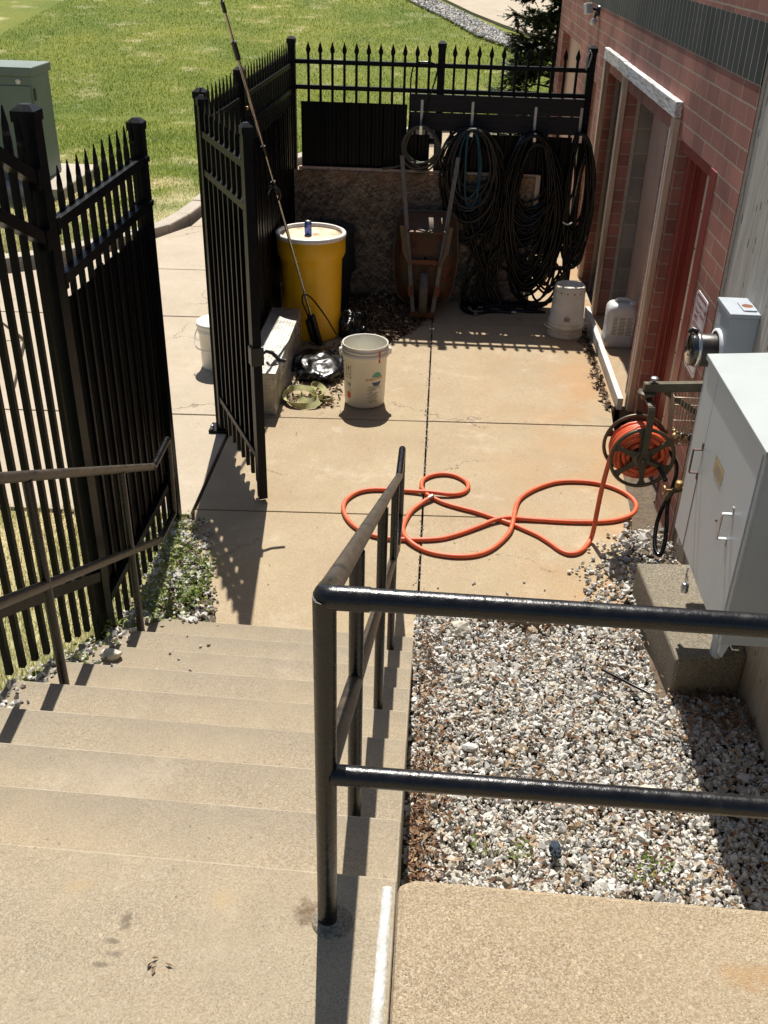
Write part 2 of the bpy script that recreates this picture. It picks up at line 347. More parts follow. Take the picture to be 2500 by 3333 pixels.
M['weed'] = island_mat('weed_leaves', [(0, (.07,.11,.015)), (.5, (.14,.20,.032)), (1., (.28,.30,.09))], .5, .4, sss=.35)
M['needle'] = island_mat('spruce_needles', [(0, (.020,.040,.012)), (.5, (.042,.070,.018)), (.85, (.085,.115,.028)), (1., (.15,.16,.05))], .6, .3, sss=.3)
M['bark'] = simple('tree_bark', (.07,.05,.035), .95, var=.4, vscale=30, bmp=.8)
M['glass'] = None
def m_glass():
    m, nt, b = newmat('dark_meter_glass')
    b.inputs['Base Color'].default_value = (.022,.021,.018,1); b.inputs['Roughness'].default_value = .06; b.inputs['Coat Weight'].default_value = .6
    return m
M['glass'] = m_glass()
M['metercore'] = simple('dark_meter_body', (.030,.022,.018), .35, .0, var=.3)
M['lightlens'] = simple('frosted_lamp_lens', (.62,.64,.62), .3)
M['bluerag'] = simple('blue_rag', (.028,.042,.062), .95, var=.6, vscale=90, bmp=1.)

# ------------------------------------------------------------------ mesh builder
class MB:
    def __init__(s): s.v = []; s.f = []; s.sm = []; s.mi = []
    def add(s, vs, fs, smooth=False, mi=0):
        o = len(s.v); s.v += [tuple(p) for p in vs]
        for f in fs: s.f.append(tuple(i+o for i in f)); s.sm.append(smooth); s.mi.append(mi)
        return s
    def box(s, lo, hi, R=None, mi=0):
        x0, y0, z0 = lo; x1, y1, z1 = hi
        vs = [V((x, y, z)) for z in (z0, z1) for y in (y0, y1) for x in (x0, x1)]
        if R is not None: vs = [R @ p for p in vs]
        return s.add(vs, [(0,2,3,1), (4,5,7,6), (0,1,5,4), (2,6,7,3), (0,4,6,2), (1,3,7,5)], mi=mi)
    def beam(s, a, b, w, h, up=(0,0,1), mi=0):
        """box from a to b, w sideways, h along up"""
        a, b = V(a), V(b); d = (b-a); l = d.length; d.normalize(); u = V(up); sd = d.cross(u)
        if sd.length < 1e-5: sd = d.cross(V((1,0,0)))
        sd.normalize(); u = sd.cross(d)
        vs = [p + sd*(w/2*i) + u*(h/2*j) for p in (a, b) for j in (-1, 1) for i in (-1, 1)]
        return s.add(vs, [(0,1,3,2), (4,6,7,5), (0,4,5,1), (2,3,7,6), (0,2,6,4), (1,5,7,3)], mi=mi)
    def prism(s, pts, lo, hi, axis=2, mi=0, smooth=False):
        n = len(pts)
        def P(p, h):
            if axis == 2: return (p[0], p[1], h)
            if axis == 0: return (h, p[0], p[1])
            return (p[0], h, p[1])
        vs = [P(p, lo) for p in pts] + [P(p, hi) for p in pts]
        fs = [tuple(range(n))[::-1], tuple(range(n, 2*n))] + [(i, (i+1) % n, n+(i+1) % n, n+i) for i in range(n)]
        return s.add(vs, fs, smooth, mi)
    def tube(s, pts, r, seg=10, closed=False, cap=True, mi=0, flat=None, smooth=True):
        pts = [V(p) for p in pts]; n = len(pts)
        rs = r if isinstance(r, (list, tuple)) else [r]*n
        prev = None; vs = []; 
        for i, p in enumerate(pts):
            if closed: t = pts[(i+1) % n] - pts[i-1]
            else: t = pts[min(i+1, n-1)] - pts[max(i-1, 0)]
            if t.length < 1e-9: t = V((0,0,1))
            t.normalize()
            if prev is None:
                u = V((0,0,1)) if abs(t.z) < .9 else V((1,0,0))
                u = (u - t*u.dot(t)).normalized()
            else:
                u = prev - t*prev.dot(t)
                u = u.normalized() if u.length > 1e-6 else V((1,0,0))
            prev = u; w = t.cross(u)
            for k in range(seg):
                a = 2*PI*k/seg
                vs.append(p + (u*math.cos(a) + w*math.sin(a))*rs[i])
        fs = []
        for i in range(n if closed else n-1):
            j = (i+1) % n
            for k in range(seg):
                k2 = (k+1) % seg
                fs.append((i*seg+k, i*seg+k2, j*seg+k2, j*seg+k))
        s.add(vs, fs, smooth, mi)
        if cap and not closed:
            s.add(vs[:seg], [tuple(range(seg))[::-1]], False, mi); s.add(vs[-seg:], [tuple(range(seg))], False, mi)
        return s
    def lathe(s, prof, c=(0,0,0), seg=40, axis=(0,0,1), mi=0, smooth=True, sx=1., a0=0., a1=2*PI):
        """prof: list of (radius, height) along axis"""
        ax = V(axis).normalized(); u = ax.orthogonal().normalized()
        if abs(ax.z) > .99: u = V((1,0,0))
        w = ax.cross(u); c = V(c); full = abs(a1-a0-2*PI) < 1e-6
        m = seg if full else seg+1; vs = []
        for r, h in prof:
            for k in range(m):
                a = a0+(a1-a0)*k/seg
                vs.append(c + ax*h + (u*math.cos(a)*sx + w*math.sin(a))*r)
        fs = []
        for i in range(len(prof)-1):
            for k in range(seg):
                k2 = (k+1) % m
                fs.append((i*m+k, i*m+k2, (i+1)*m+k2, (i+1)*m+k))
        return s.add(vs, fs, smooth, mi)
    def disc(s, c, r, axis=(0,0,1), seg=32, mi=0):
        return s.lathe([(1e-5, 0), (r, 0)], c, seg, axis, mi, False)
    def xf(s, Mx):
        s.v = [tuple(Mx @ V(p)) for p in s.v]; return s
    def build(s, name, mat, parent=None, bevel=0., subsurf=0, weld=False, autosmooth=False):
        me = bpy.data.meshes.new(name)
        off = V((0,0,0))
        if parent is not None:
            off = worldloc(parent)
        me.from_pydata([tuple(V(p)-off) for p in s.v], [], s.f)
        mats = mat if isinstance(mat, (list, tuple)) else [mat]
        for m in mats: me.materials.append(m)
        me.polygons.foreach_set('use_smooth', s.sm); me.polygons.foreach_set('material_index', s.mi)
        bm = bmesh.new(); bm.from_mesh(me)
        if weld: bmesh.ops.remove_doubles(bm, verts=bm.verts, dist=1e-5)
        bmesh.ops.recalc_face_normals(bm, faces=bm.faces)
        bm.to_mesh(me); bm.free()
        o = bpy.data.objects.new(name, me); COL.objects.link(o)
        if parent is not None: o.parent = parent
        if bevel:
            b = o.modifiers.new('bevel', 'BEVEL'); b.width = bevel; b.segments = 2; b.limit_method = 'ANGLE'; b.angle_limit = .7
        if subsurf:
            q = o.modifiers.new('sub', 'SUBSURF'); q.levels = q.render_levels = subsurf
        return o
def worldloc(o):
    l = V(o.location)
    while o.parent: o = o.parent; l += V(o.location)
    return l
def tag(o, label=None, cat=None, group=None, kind=None):
    if label: o['label'] = label
    if cat: o['category'] = cat
    if group: o['group'] = group
    if kind: o['kind'] = kind
    return o
def thing(name, loc, label, cat, group=None):
    o = bpy.data.objects.new(name, None); COL.objects.link(o); o.location = loc; o.empty_display_size = .1
    return tag(o, label, cat, group)
def single(mb, name, mat, loc, label, cat, group=None, **kw):
    """a thing that is one mesh, origin at its base"""
    o = mb.build(name, mat, None, **kw)
    o.data.transform(Matrix.Translation(-V(loc))); o.location = loc
    return tag(o, label, cat, group)
def struct(mb, name, mat, **kw): return tag(mb.build(name, mat, None, **kw), kind='structure')
def numpy_mesh(name, verts, faces, mat, k, smooth=False):
    """faces: (n,k) array"""
    me = bpy.data.meshes.new(name)
    me.vertices.add(len(verts)); me.vertices.foreach_set('co', np.asarray(verts, np.float32).ravel())
    nf = len(faces)
    me.loops.add(nf*k); me.loops.foreach_set('vertex_index', np.asarray(faces, np.int32).ravel())
    me.polygons.add(nf); me.polygons.foreach_set('loop_start', np.arange(0, nf*k, k, dtype=np.int32))
    me.polygons.foreach_set('loop_total', np.full(nf, k, np.int32))
    me.polygons.foreach_set('use_smooth', np.full(nf, smooth, bool))
    me.materials.append(mat); me.update(calc_edges=True); me.validate()
    o = bpy.data.objects.new(name, me); COL.objects.link(o); return o
def text_mb(txt, size, origin, ux, uy, mb, mi=0, align='LEFT', lift=.0006, bold=0.):
    """add flat lettering to mb: origin + ux*x + uy*y"""
    cu = bpy.data.curves.new('t', 'FONT'); cu.body = txt; cu.size = size; cu.align_x = align; cu.resolution_u = 2; cu.offset = bold
    ob = bpy.data.objects.new('t', cu); COL.objects.link(ob)
    dg = bpy.context.evaluated_depsgraph_get(); me = bpy.data.meshes.new_from_object(ob.evaluated_get(dg))
    ux, uy = V(ux), V(uy); n = ux.cross(uy).normalized(); og = V(origin)
    mb.add([og + ux*v.co.x + uy*v.co.y + n*lift for v in me.vertices], [tuple(p.vertices) for p in me.polygons], False, mi)
    bpy.data.objects.remove(ob); bpy.data.curves.remove(cu); bpy.data.meshes.remove(me)
    return mb

# ------------------------------------------------------------------ camera, light
CAM_H = 2.75
p_, y_, r_ = math.radians(30.67273432), math.radians(-2.62320399), math.radians(1.58515391)
fw = V((math.sin(y_)*math.cos(p_), math.cos(y_)*math.cos(p_), -math.sin(p_)))
rt = V((math.cos(y_), -math.sin(y_), 0)); up = rt.cross(fw)
r2 = rt*math.cos(r_) + up*math.sin(r_); u2 = r2.cross(fw)
cam = bpy.data.cameras.new('camera'); co_ = bpy.data.objects.new('camera', cam); COL.objects.link(co_)
cam.sensor_fit = 'VERTICAL'; cam.sensor_height = 34.6; cam.lens = 33.129; cam.clip_start = .05; cam.clip_end = 500
co_.matrix_world = Matrix(((r2.x, u2.x, -fw.x, 0), (r2.y, u2.y, -fw.y, 0), (r2.z, u2.z, -fw.z, CAM_H), (0,0,0,1)))
SC.camera = co_
SUN = V((-.095, 1., 1.63)).normalized()
el = math.asin(SUN.z); az = math.atan2(SUN.x, SUN.y)
w = bpy.data.worlds.new('World'); SC.world = w; w.use_nodes = True
nt = w.node_tree; sky = nt.nodes.new('ShaderNodeTexSky'); sky.sky_type = 'NISHITA'; sky.sun_disc = False
sky.sun_elevation = el; sky.sun_rotation = az; sky.dust_density = 1.5; sky.air_density = 1.
bg = nt.nodes['Background']; bg.inputs[1].default_value = .063; nt.links.new(sky.outputs[0], bg.inputs[0])
sl = bpy.data.lights.new('sun', 'SUN'); sl.energy = 5.0; sl.angle = math.radians(.5); sl.color = (1., .945, .86)
so = bpy.data.objects.new('sun', sl); COL.objects.link(so); so.rotation_euler = SUN.to_track_quat('Z', 'Y').to_euler(); so.location = (0, 6, 9)
SC.view_settings.view_transform = 'Standard'; SC.view_settings.look = 'None'; SC.view_settings.gamma = 1.; SC.view_settings.exposure = .62

# ------------------------------------------------------------------ ground, paving, steps
mb = MB(); mb.add([(-150,-60,-.16), (150,-60,-.16), (150,300,-.16), (-150,300,-.16)], [(0,1,2,3)])
struct(mb, 'ground', M['soil'])
JS = .045                                   # cross joints run slightly askew
def jy(y0, x): return y0 + JS*x
def slab_cells(mb, xs, ys, g=.005, top=0., bot=-.11, clip=None):
    for i in range(len(xs)-1):
        for j in range(len(ys)-1):
            x0, x1 = xs[i]+g, xs[i+1]-g
            dz = random.uniform(-.0015, .0015)
            pts = [(x0, jy(ys[j], x0)+g), (x1, jy(ys[j], x1)+g), (x1, jy(ys[j+1], x1)-g), (x0, jy(ys[j+1], x0)-g)]
            mb.prism(pts, bot, top+dz)
mb = MB()
mb.prism([(-.88,3.345), (.0-.005,3.345), (-.005, jy(4.615,0)-.005), (-1.245, jy(4.615,-1.245)-.005), (-1.19,4.30), (-1.05,3.95), (-.93,3.60)], -.11, 0)
mb.prism([(.005,3.66), (.30,3.72), (.60,3.70), (.88,3.73), (1.02,3.95), (1.05,4.2), (1.10,4.55), (1.12, jy(4.615,1.12)-.005), (.005, jy(4.615,0)-.005)], -.11, .001)
slab_cells(mb, [-1.245, 0.], [4.615, 5.82, 7.68, 8.95, 10.6, 12.3, 14.0, 15.3])
for a, b in ((4.615, 5.82),): mb.prism([(.005, a+.005), (1.15, jy(a,1.15)+.005), (1.215, jy(b,1.215)-.005), (.005, b-.005)], -.11, .0)
mb.prism([(.005, 5.825), (1.215, jy(5.825,1.215)), (1.24, 6.18), (1.275, 6.2), (1.275, jy(7.675,1.275)), (.005, 7.675)], -.11, 0.001)
slab_cells(mb, [0., 1.372], [7.68, 8.95, 10.6, 12.3, 14.0, 16.6])
for f_ in (lambda: mb.prism([(1.312,6.2), (1.60,6.2), (1.60,8.06), (1.312,8.06)], -.11, .002),): f_()
struct(mb, 'pavement', M['pave'], bevel=.004)
mb = MB()
XS = [-6.2, -3.05, -1.255]; YS = [4.62, 5.82, 7.05, 7.75, 8.95]
mb.prism([(-3.045, 4.47), (-1.26, 4.50), (-1.26, jy(5.82,-1.26)-.005), (-3.045, jy(5.82,-3.045)-.005)], -.11, 0)
mb.prism([(-6.2, 4.4), (-3.055, 4.46), (-2.83, 6.0), (-3.1, 6.9), (-6.2, 6.6)], -.11, -.001)
mb.prism([(-2.82, 6.03), (-3.045, jy(5.83,-3.045)), (-1.26, jy(5.83,-1.26)), (-1.26, jy(7.68,-1.26)-.005), (-3.62, jy(7.68,-3.62)-.005), (-3.08, 6.93)], -.11, 0)
mb.prism([(-3.63, jy(7.69,-3.63)), (-1.26, jy(7.69,-1.26)), (-1.26, jy(8.95,-1.26)-.005), (-3.45, jy(8.95,-3.45)-.005), (-4.0, 8.4)], -.11, .001)
mb.prism([(-3.44, jy(8.96,-3.44)), (-1.26, jy(8.96,-1.26)), (-1.26, 10.5), (-2.62, 10.35), (-2.85, 9.85)], -.11, 0)
mb.prism([(-2.61, 10.36), (-1.26, 10.51), (-1.26, 15.1), (-1.9, 13.6), (-2.5, 12.4), (-2.55, 11.2)], -.11, 0)
mb.prism([(-6.2, 6.61), (-3.11, 6.91), (-3.64, 7.52), (-4.02, 8.4), (-4.5, 8.1), (-6.2, 7.0)], -.11, 0)
struct(mb, 'walkway', M['walk'], bevel=.004)
# kerb stones along the lawn
mb = MB()
KP = [(-7.0,6.72), (-5.6,7.45), (-4.55,8.22), (-4.0,8.72), (-3.55,9.02), (-3.0,9.75), (-2.78,10.12), (-2.68,10.6), (-2.62,11.2), (-2.58,12.3), (-2.0,13.6), (-1.3,15.3), (-.45,16.5), (1.3,16.8)]
for i in range(len(KP)-1):
    a, b = V((*KP[i],0)), V((*KP[i+1],0)); d = (b-a).normalized(); n = V((-d.y, d.x, 0))
    w0, w1 = .17, .17
    a2, b2 = a + d*.004, b - d*.004
    mb.prism([tuple((a2)[:2]), tuple((b2)[:2]), tuple((b2+n*w1)[:2]), tuple((a2+n*w0)[:2])], -.1, .07+random.uniform(-.006,.006))
tag(mb.build('kerb', M['curb'], None, bevel=.015), kind='structure')

# lawn: one terrain sheet whose edge follows the kerb, rising away beyond the box and tree
def lawn_z(x, y): 
    r = max(0., y-16.5)
    return .03 + .1*r + .025*noise.noise(V((x*.35, y*.35, 0)))
def kerb_y(x):
    P = KP
    if x <= P[0][0]: return P[0][1] + (x-P[0][0])*.5 + .17
    for (x0, y0), (x1, y1) in zip(P, P[1:]):
        if x0 <= x <= x1: return y0 + (y1-y0)*(x-x0)/max(1e-6, x1-x0) + .17
    return P[-1][1] + .17
mb = MB(); xs = [-16 + i*.4 for i in range(72)]; xs = sorted([x for x in xs if min(abs(x-p[0]) for p in KP) > .12] + [p[0] for p in KP]); rows = 46
grid = []
for x in xs:
    y0 = kerb_y(x)
    for j in range(rows):
        t = j/(rows-1); y = y0 + (46-y0)*t**1.8
        grid.append((x, y, lawn_z(x, y)))
fs = [(i*rows+j, (i+1)*rows+j, (i+1)*rows+j+1, i*rows+j+1) for i in range(len(xs)-1) for j in range(rows-1)]
mb.add(grid, fs, True); struct(mb, 'lawn', M['lawn'])

# far path with its strip of stone, following the rise
def on_rise(x, y, d): return (x, y, (.03 + .1*max(0., y-16.5) + d))
mb = MB()
Q = [(-1.43,31.5), (-.234,28.7), (.585,26.6), (1.265,25.2), (2.86,22.4)]
top = [on_rise(x, y, .06) for x, y in Q]; far = [on_rise(x+9, y+3., .06) for x, y in Q]
n = len(Q); lowr = [on_rise(x, y, -.1) for x, y in Q]
mb.add(top+far+lowr, [(i, i+1, n+i+1, n+i) for i in range(n-1)] + [(i, 2*n+i, 2*n+i+1, i+1) for i in range(n-1)])
struct(mb, 'path', M['walk'])
# steps (profile extruded across, slightly askew like the photo's)
RISE, NOSE = .15, [3.345, 3.060, 2.775, 2.492, 2.215, 1.938, 1.661, 1.395, 1.130]
def sk(x): return -.03*x
def step_y(i, x): return NOSE[i] + sk(x)
prof = []
for i, ny in enumerate(NOSE):
    prof += [(ny-.004, RISE*i + (.0 if i else -.1)), (ny, RISE*(i+1))]
prof += [(-2., 1.35), (-2., -.1)]
XL, XR = -1.24, -.046
def steps_prism(x0, x1, dy=0):
    mb = MB(); n = len(prof); vs = []
    for x in (x0, x1): vs += [(x, y+(sk(x) if y > -1 else 0), z) for y, z in prof]
    mb.add(vs, [tuple(range(n)), tuple(range(n, 2*n))[::-1]] + [(i, n+i, n+(i+1) % n, (i+1) % n) for i in range(n)])
    return mb
mb = steps_prism(XL, -.012)
# cut the landing back beside the sealant: the landing part stops at the joint
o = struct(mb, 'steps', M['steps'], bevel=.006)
mb = MB()       # the sealant bead, torn edge
random.seed(3)
n = 60; Lp, Rp = [], []
for i in range(n+1):
    y = 1.108 - i/n*1.9; t = max(0., (1.1-y)/.24)
    wl = -.0390 - .005*min(t, 1.3) + random.uniform(-.0007, .0007)
    wr = -.0205 - .002*min(t, 1.6) + random.uniform(-.0009, .0009)
    Lp.append((wl+.003, y)); Rp.append((wr+.003, y))
vs = []
for (a, y), (b, _) in zip(Lp, Rp):
    h = 1.3525 + random.uniform(0, .0016)
    vs += [(a, y, 1.349), (a+.002, y, h), ((a+b)/2, y, h+.0012), (b-.002, y, h), (b, y, 1.345)]
mb.add(vs, [(i*5+k, i*5+k+1, i*5+k+6, i*5+k+5) for i in range(n) for k in range(4)], True)
single(mb, 'sealant_strip', M['caulk'], (-.03, .9, 1.35), 'torn strip of white sealant in the joint beside the top landing', 'sealant')
mb = MB(); mb.prism([(-.0105,-2.), (3.2,-2.), (3.2, 1.045), (1.40,1.10), (.6,1.116), (.02,1.131), (-.0105,1.118)], 1.20, 1.352)
struct(mb, 'landing', M['slab'], bevel=.012)
mb = MB(); mb.box((-.008,-2.,-.1), (1.376,1.085,1.198)); struct(mb, 'retaining_wall', M['conwall'])
random.seed(7)

# ------------------------------------------------------------------ terrain bank on the left and gravel beds
def bank_z(x, y):
    """ground level beside the steps"""
    z = max(0., (3.42-y))*.50
    if y < 3.42: z += .02
    else: z += .02*max(0, 1-(y-3.42)/.9)
    if x < -1.45: z *= max(0., 1-(-1.45-x)/3.2)
    return z
mb = MB(); nx, ny = 30, 40
g = []
for i in range(nx):
    x = -1.20 - (i/(nx-1))**1.6*6.
    for j in range(ny):
        y = .4 + (4.46-.4)*j/(ny-1)
        g.append((x, y, bank_z(x, y) + .012*noise.noise(V((x*5, y*5, 0))) - .012))
mb.add(g, [(i*ny+j, i*ny+j+1, (i+1)*ny+j+1, (i+1)*ny+j) for i in range(nx-1) for j in range(ny-1)], True)
struct(mb, 'grass_bank', M['lawn'])
mb = MB()
mb.prism([(-1.30,4.5), (-1.30,3.3), (-.84,3.34), (-.86,3.62), (-1.0,4.0), (-1.18,4.42)], -.13, -.012)
struct(mb, 'planting_bed', M['soil'])

def gravel_z(x, y):
    e = max(0., (2.3-y))*.10
    return .0 + .025*noise.noise(V((x*2.2, y*2.2, 3))) + e + .02*max(0., .25-x)*4
mb = MB(); nx, ny = 26, 40; g = []
for i in range(nx):
    for j in range(ny):
        x = -.02 + i/(nx-1)*1.41; y = 1.05 + j/(ny-1)*2.72
        g.append((x, y, gravel_z(x, y)-.022 - .05*max(0, (y-3.5)/.27)))
mb.add(g, [(i*ny+j, i*ny+j+1, (i+1)*ny+j+1, (i+1)*ny+j) for i in range(nx-1) for j in range(ny-1)], True)
struct(mb, 'gravel_bed', M['soil'])

def hull_variants(k, npts=13, seed=1):
    r = random.Random(seed); out = []
    for _ in range(k):
        bm = bmesh.new()
        for _ in range(npts):
            v = V((r.gauss(0,1), r.gauss(0,1), r.gauss(0,1))).normalized()
            bm.verts.new(V((v.x*r.uniform(.85,1.15), v.y*r.uniform(.65,.95), v.z*r.uniform(.5,.8))))
        bmesh.ops.convex_hull(bm, input=bm.verts); 
        bmesh.ops.delete(bm, geom=[v for v in bm.verts if not v.link_faces], context='VERTS')
        bmesh.ops.triangulate(bm, faces=bm.faces); bm.verts.index_update()
        out.append((np.array([v.co[:] for v in bm.verts]), np.array([[v.index for v in f.verts] for f in bm.faces])))
        bm.free()
    return out
HULL = hull_variants(24)
def rotmats(n, rng):
    q = rng.normal(size=(n,4)); q /= np.linalg.norm(q, axis=1)[:,None]
    w, x, y, z = q.T
    return np.stack([np.stack([1-2*(y*y+z*z), 2*(x*y-z*w), 2*(x*z+y*w)],-1), np.stack([2*(x*y+z*w), 1-2*(x*x+z*z), 2*(y*z-x*w)],-1), np.stack([2*(x*z-y*w), 2*(y*z+x*w), 1-2*(x*x+y*y)],-1)], 1)
def scatter_stones(pts, sizes, rng, tilt=True):
    Vs, Fs, off = [], [], 0
    R = rotmats(len(pts), rng); pick = rng.integers(0, len(HULL), len(pts))
    for k, (hv, hf) in enumerate(HULL):
        idx = np.where(pick == k)[0]
        if not len(idx): continue
        vv = np.einsum('nij,vj->nvi', R[idx], hv)*sizes[idx,None,None] + pts[idx,None,:]
        Vs.append(vv.reshape(-1,3)); ff = hf[None] + (np.arange(len(idx))*len(hv))[:,None,None] + off
        Fs.append(ff.reshape(-1,3)); off += len(idx)*len(hv)
    return np.concatenate(Vs), np.concatenate(Fs)
# main bed of crushed stone
rng = np.random.default_rng(11)
n = 27000
x = rng.uniform(-.006, 1.378, n); y = rng.uniform(1.9, 3.80, n)
edge = 3.68 + .05*np.sin(x*9) + .03*rng.normal(size=n)
ok = (y < edge) & ~((x > 1.03) & (y > 3.24) & (y < 3.97))
x, y = x[ok], y[ok]; n = len(x)
s = np.clip(rng.lognormal(math.log(.0094), .40, n), .0045, .032)
layer = rng.random(n)
z = np.array([gravel_z(a, b) for a, b in zip(x, y)]) - .012 + layer*.016
# thinner where leaf drifts lie against the steps and the block
P1 = np.stack([x, y, z], 1); S1 = s
# spill on to the paving by the block
m = 1000; xs_, ys_, zs_, ss_ = [], [], [], []
while len(xs_) < m:
    a, b = rng.uniform(.72, 1.34), rng.uniform(3.70, 4.70)
    c = (.86 - .25*abs(b-4.05) if b < 4.1 else .80 + (b-4.1)*.62)
    if a > c + rng.normal()*.05 and rng.random() < .85:
        xs_.append(a); ys_.append(b); zs_.append(.008 + rng.random()*.012 - (.0 if a < 1.12 else .06)); ss_.append(np.clip(rng.lognormal(math.log(.0105), .42), .005, .034))
P2 = np.stack([xs_, ys_, zs_], 1); S2 = np.array(ss_)
# stray chips on the paving
k = 60; P3 = np.stack([rng.uniform(0, 1.2, k), 3.72 + rng.exponential(.10, k), np.full(k, .006)], 1); S3 = rng.uniform(.004, .010, k)
k = 170; P4 = np.stack([rng.normal(0, .010, k), rng.uniform(3.7, 7.7, k), np.full(k, .001)], 1); S4 = rng.uniform(.003, .008, k)
vs, fs = scatter_stones(np.concatenate([P1, P2, P3, P4]), np.concatenate([S1, S2, S3, S4]), rng)
o = numpy_mesh('gravel', vs, fs, M['gravel'], 3); tag(o, 'white crushed limestone gravel bed with dead leaves, right of the steps', 'gravel', kind='stuff')
# strip between steps and left fence
n = 4200; x = rng.uniform(-1.42, -.86, n); y = rng.uniform(1.6, 4.45, n)
zz = np.array([bank_z(a, b) for a, b in zip(x, y)])
def tread_z(yy):
    t = 0.
    for i, q in enumerate(NOSE):
        if yy < q + .033: t = RISE*(i+1)
    return t
tz = np.array([tread_z(b) for b in y])
keep = (y > 3.36) & (x < -.90 - np.clip((y-3.45)*.27, 0, .32) + .03*rng.normal(size=n))
keep |= (y <= 3.36) & (x < -1.19 + .03*np.abs(rng.normal(size=n)) + .05*(zz > tz))
keep &= ~((x < -1.36) & (rng.random(n) < .6))
x, y, zz, tz = x[keep], y[keep], zz[keep], tz[keep]
z = np.where((x > XL) & (y < 3.37), np.maximum(zz, tz), np.where(y > 3.36, .0, zz)) + .004 + rng.random(len(x))*.008
S = np.clip(rng.lognormal(math.log(.0105), .42, len(x)), .005, .032)
# chips on the lowest treads
k = 26; cx = rng.uniform(-1.12, -.78, k); cy = rng.uniform(2.4, 3.5, k); cz = np.array([tread_z(b) for b in cy]) + .004
vs, fs = scatter_stones(np.concatenate([np.stack([x, y, z], 1), np.stack([cx, cy, cz], 1)]), np.concatenate([S, rng.uniform(.004, .011, k)]), rng)
o = numpy_mesh('gravel_strip', vs, fs, M['gravel'], 3); tag(o, 'pale gravel strip with weeds between the steps and the left fence', 'gravel', kind='stuff')
# distant strip beside the far path
n = 3800; t = rng.random(n); qx = np.interp(t, [0,.4,.7,1], [-.99,.385,1.1,2.09]); qy = np.interp(t, [0,.4,.7,1], [29.6,26.3,24.4,22.7])
offx = -rng.random(n)*.55; x = qx + offx + .12; y = qy + offx*.8 - .05
pz = np.array([on_rise(a, b, .05)[2] for a, b in zip(x, y)])
vs, fs = scatter_stones(np.stack([x, y, pz], 1), rng.uniform(.02, .05, n), rng)
o = numpy_mesh('path_edge_stone', vs, fs, M['gravel'], 3); tag(o, 'strip of loose white stone edging the far concrete path', 'gravel', kind='stuff')
# single stones that stand out
def rock(name, loc, r, sq, label, mat, seed):
    bm = bmesh.new(); bmesh.ops.create_icosphere(bm, subdivisions=2, radius=1.)
    for v in bm.verts:
        d = 1 + .10*noise.noise(v.co*2.6 + V((seed*2, 9, 0))) + .28*noise.noise(v.co*1.3 + V((seed*7.1, 0, 0))) + .08*noise.noise(v.co*4 + V((seed, 3, 0)))
        v.co = V((v.co.x*sq[0], v.co.y*sq[1], max(v.co.z, -.6)*sq[2]))*d*r
    mb = MB(); mb.add([v.co[:] for v in bm.verts], [tuple(v.index for v in f.verts) for f in bm.faces], False); bm.free()
    mb.xf(Matrix.Translation(V(loc)+V((0,0,r*sq[2]*.5))))
    return single(mb, name, mat, loc, label, 'rock')
rock('rock', (.20,3.60,.01), .042, (1.1,.8,.7), 'biggest tan rock at the paving edge of the gravel bed', M['rock'], 1)
rock('rock', (.23,2.83,.02), .026, (1.3,.8,.6), 'smooth white stone in the middle of the gravel bed', M['caulk'], 2)
rock('rock', (.89,2.66,.02), .030, (1.3,.8,.55), 'rounded cream stone in the gravel near the cabinet shadow edge', M['rock'], 3)
rock('rock', (-1.105,2.74,.45), .032, (1.2,.8,.8), 'pale angular rock on a tread beside the left railing, higher one', M['rock'], 4)
rock('rock', (-1.06,2.36,.60), .026, (1.1,.8,1.), 'pale angular rock at the foot of the nearer left railing post', M['rock'], 5)

# ------------------------------------------------------------------ leaves, weeds, grass (uncountable)
def flat_leaves(pts, size, rng, aspect=.45, curl=.5, segs=False):
    """n bent quads pairs"""
    n = len(pts); yaw = rng.uniform(0, 2*PI, n); pit = rng.normal(0, curl, n); rol = rng.normal(0, curl, n)
    l = size*(.6 + .8*rng.random(n)); wd = l*aspect*(.7+.6*rng.random(n))
    d = np.stack([np.cos(yaw)*np.cos(pit), np.sin(yaw)*np.cos(pit), np.sin(pit)], 1)
    sd = np.stack([-np.sin(yaw)*np.cos(rol), np.cos(yaw)*np.cos(rol), np.sin(rol)], 1)
    upv = np.cross(d, sd)
    c = rng.uniform(.0, .35, n)[:,None]
    a = pts - d*l[:,None]/2; b = pts + d*l[:,None]/2
    ml = pts - sd*wd[:,None]/2 + upv*c*wd[:,None]; mr = pts + sd*wd[:,None]/2 + upv*c*wd[:,None]
    vs = np.stack([a, ml, b, mr], 1).reshape(-1,3)
    i = np.arange(n)*4
    fs = np.concatenate([np.stack([i, i+1, i+2], 1), np.stack([i, i+2, i+3], 1)])
    return vs, fs
rng = np.random.default_rng(5)
# brown leaves on the gravel: drifts along the steps, the block and the near edge
n = 2300; t = rng.random(n)*.98
gx = np.where(t < .25, .015 + np.abs(rng.normal(0, .06, n)), np.where(t < .84, rng.uniform(0, 1.35, n), np.clip(1.25 + rng.normal(0, .09, n), 1.02, 1.37)))
gy = np.where(t < .25, np.where(rng.random(n) < .6, rng.uniform(2.1, 2.75, n), rng.uniform(2.0, 3.6, n)), np.where(t < .84, rng.uniform(2.1, 3.66, n), 3.10 + rng.normal(0, .10, n)))
gz = np.array([gravel_z(a, b) for a, b in zip(gx, gy)]) + .016 + .012*rng.random(n)
vs, fs = flat_leaves(np.stack([gx, gy, gz], 1), .029, rng, .36, .5)
tag(numpy_mesh('dead_leaves', vs, fs, M['leaf'], 3), 'brown dead leaves drifted on the gravel bed', 'leaves', kind='stuff')
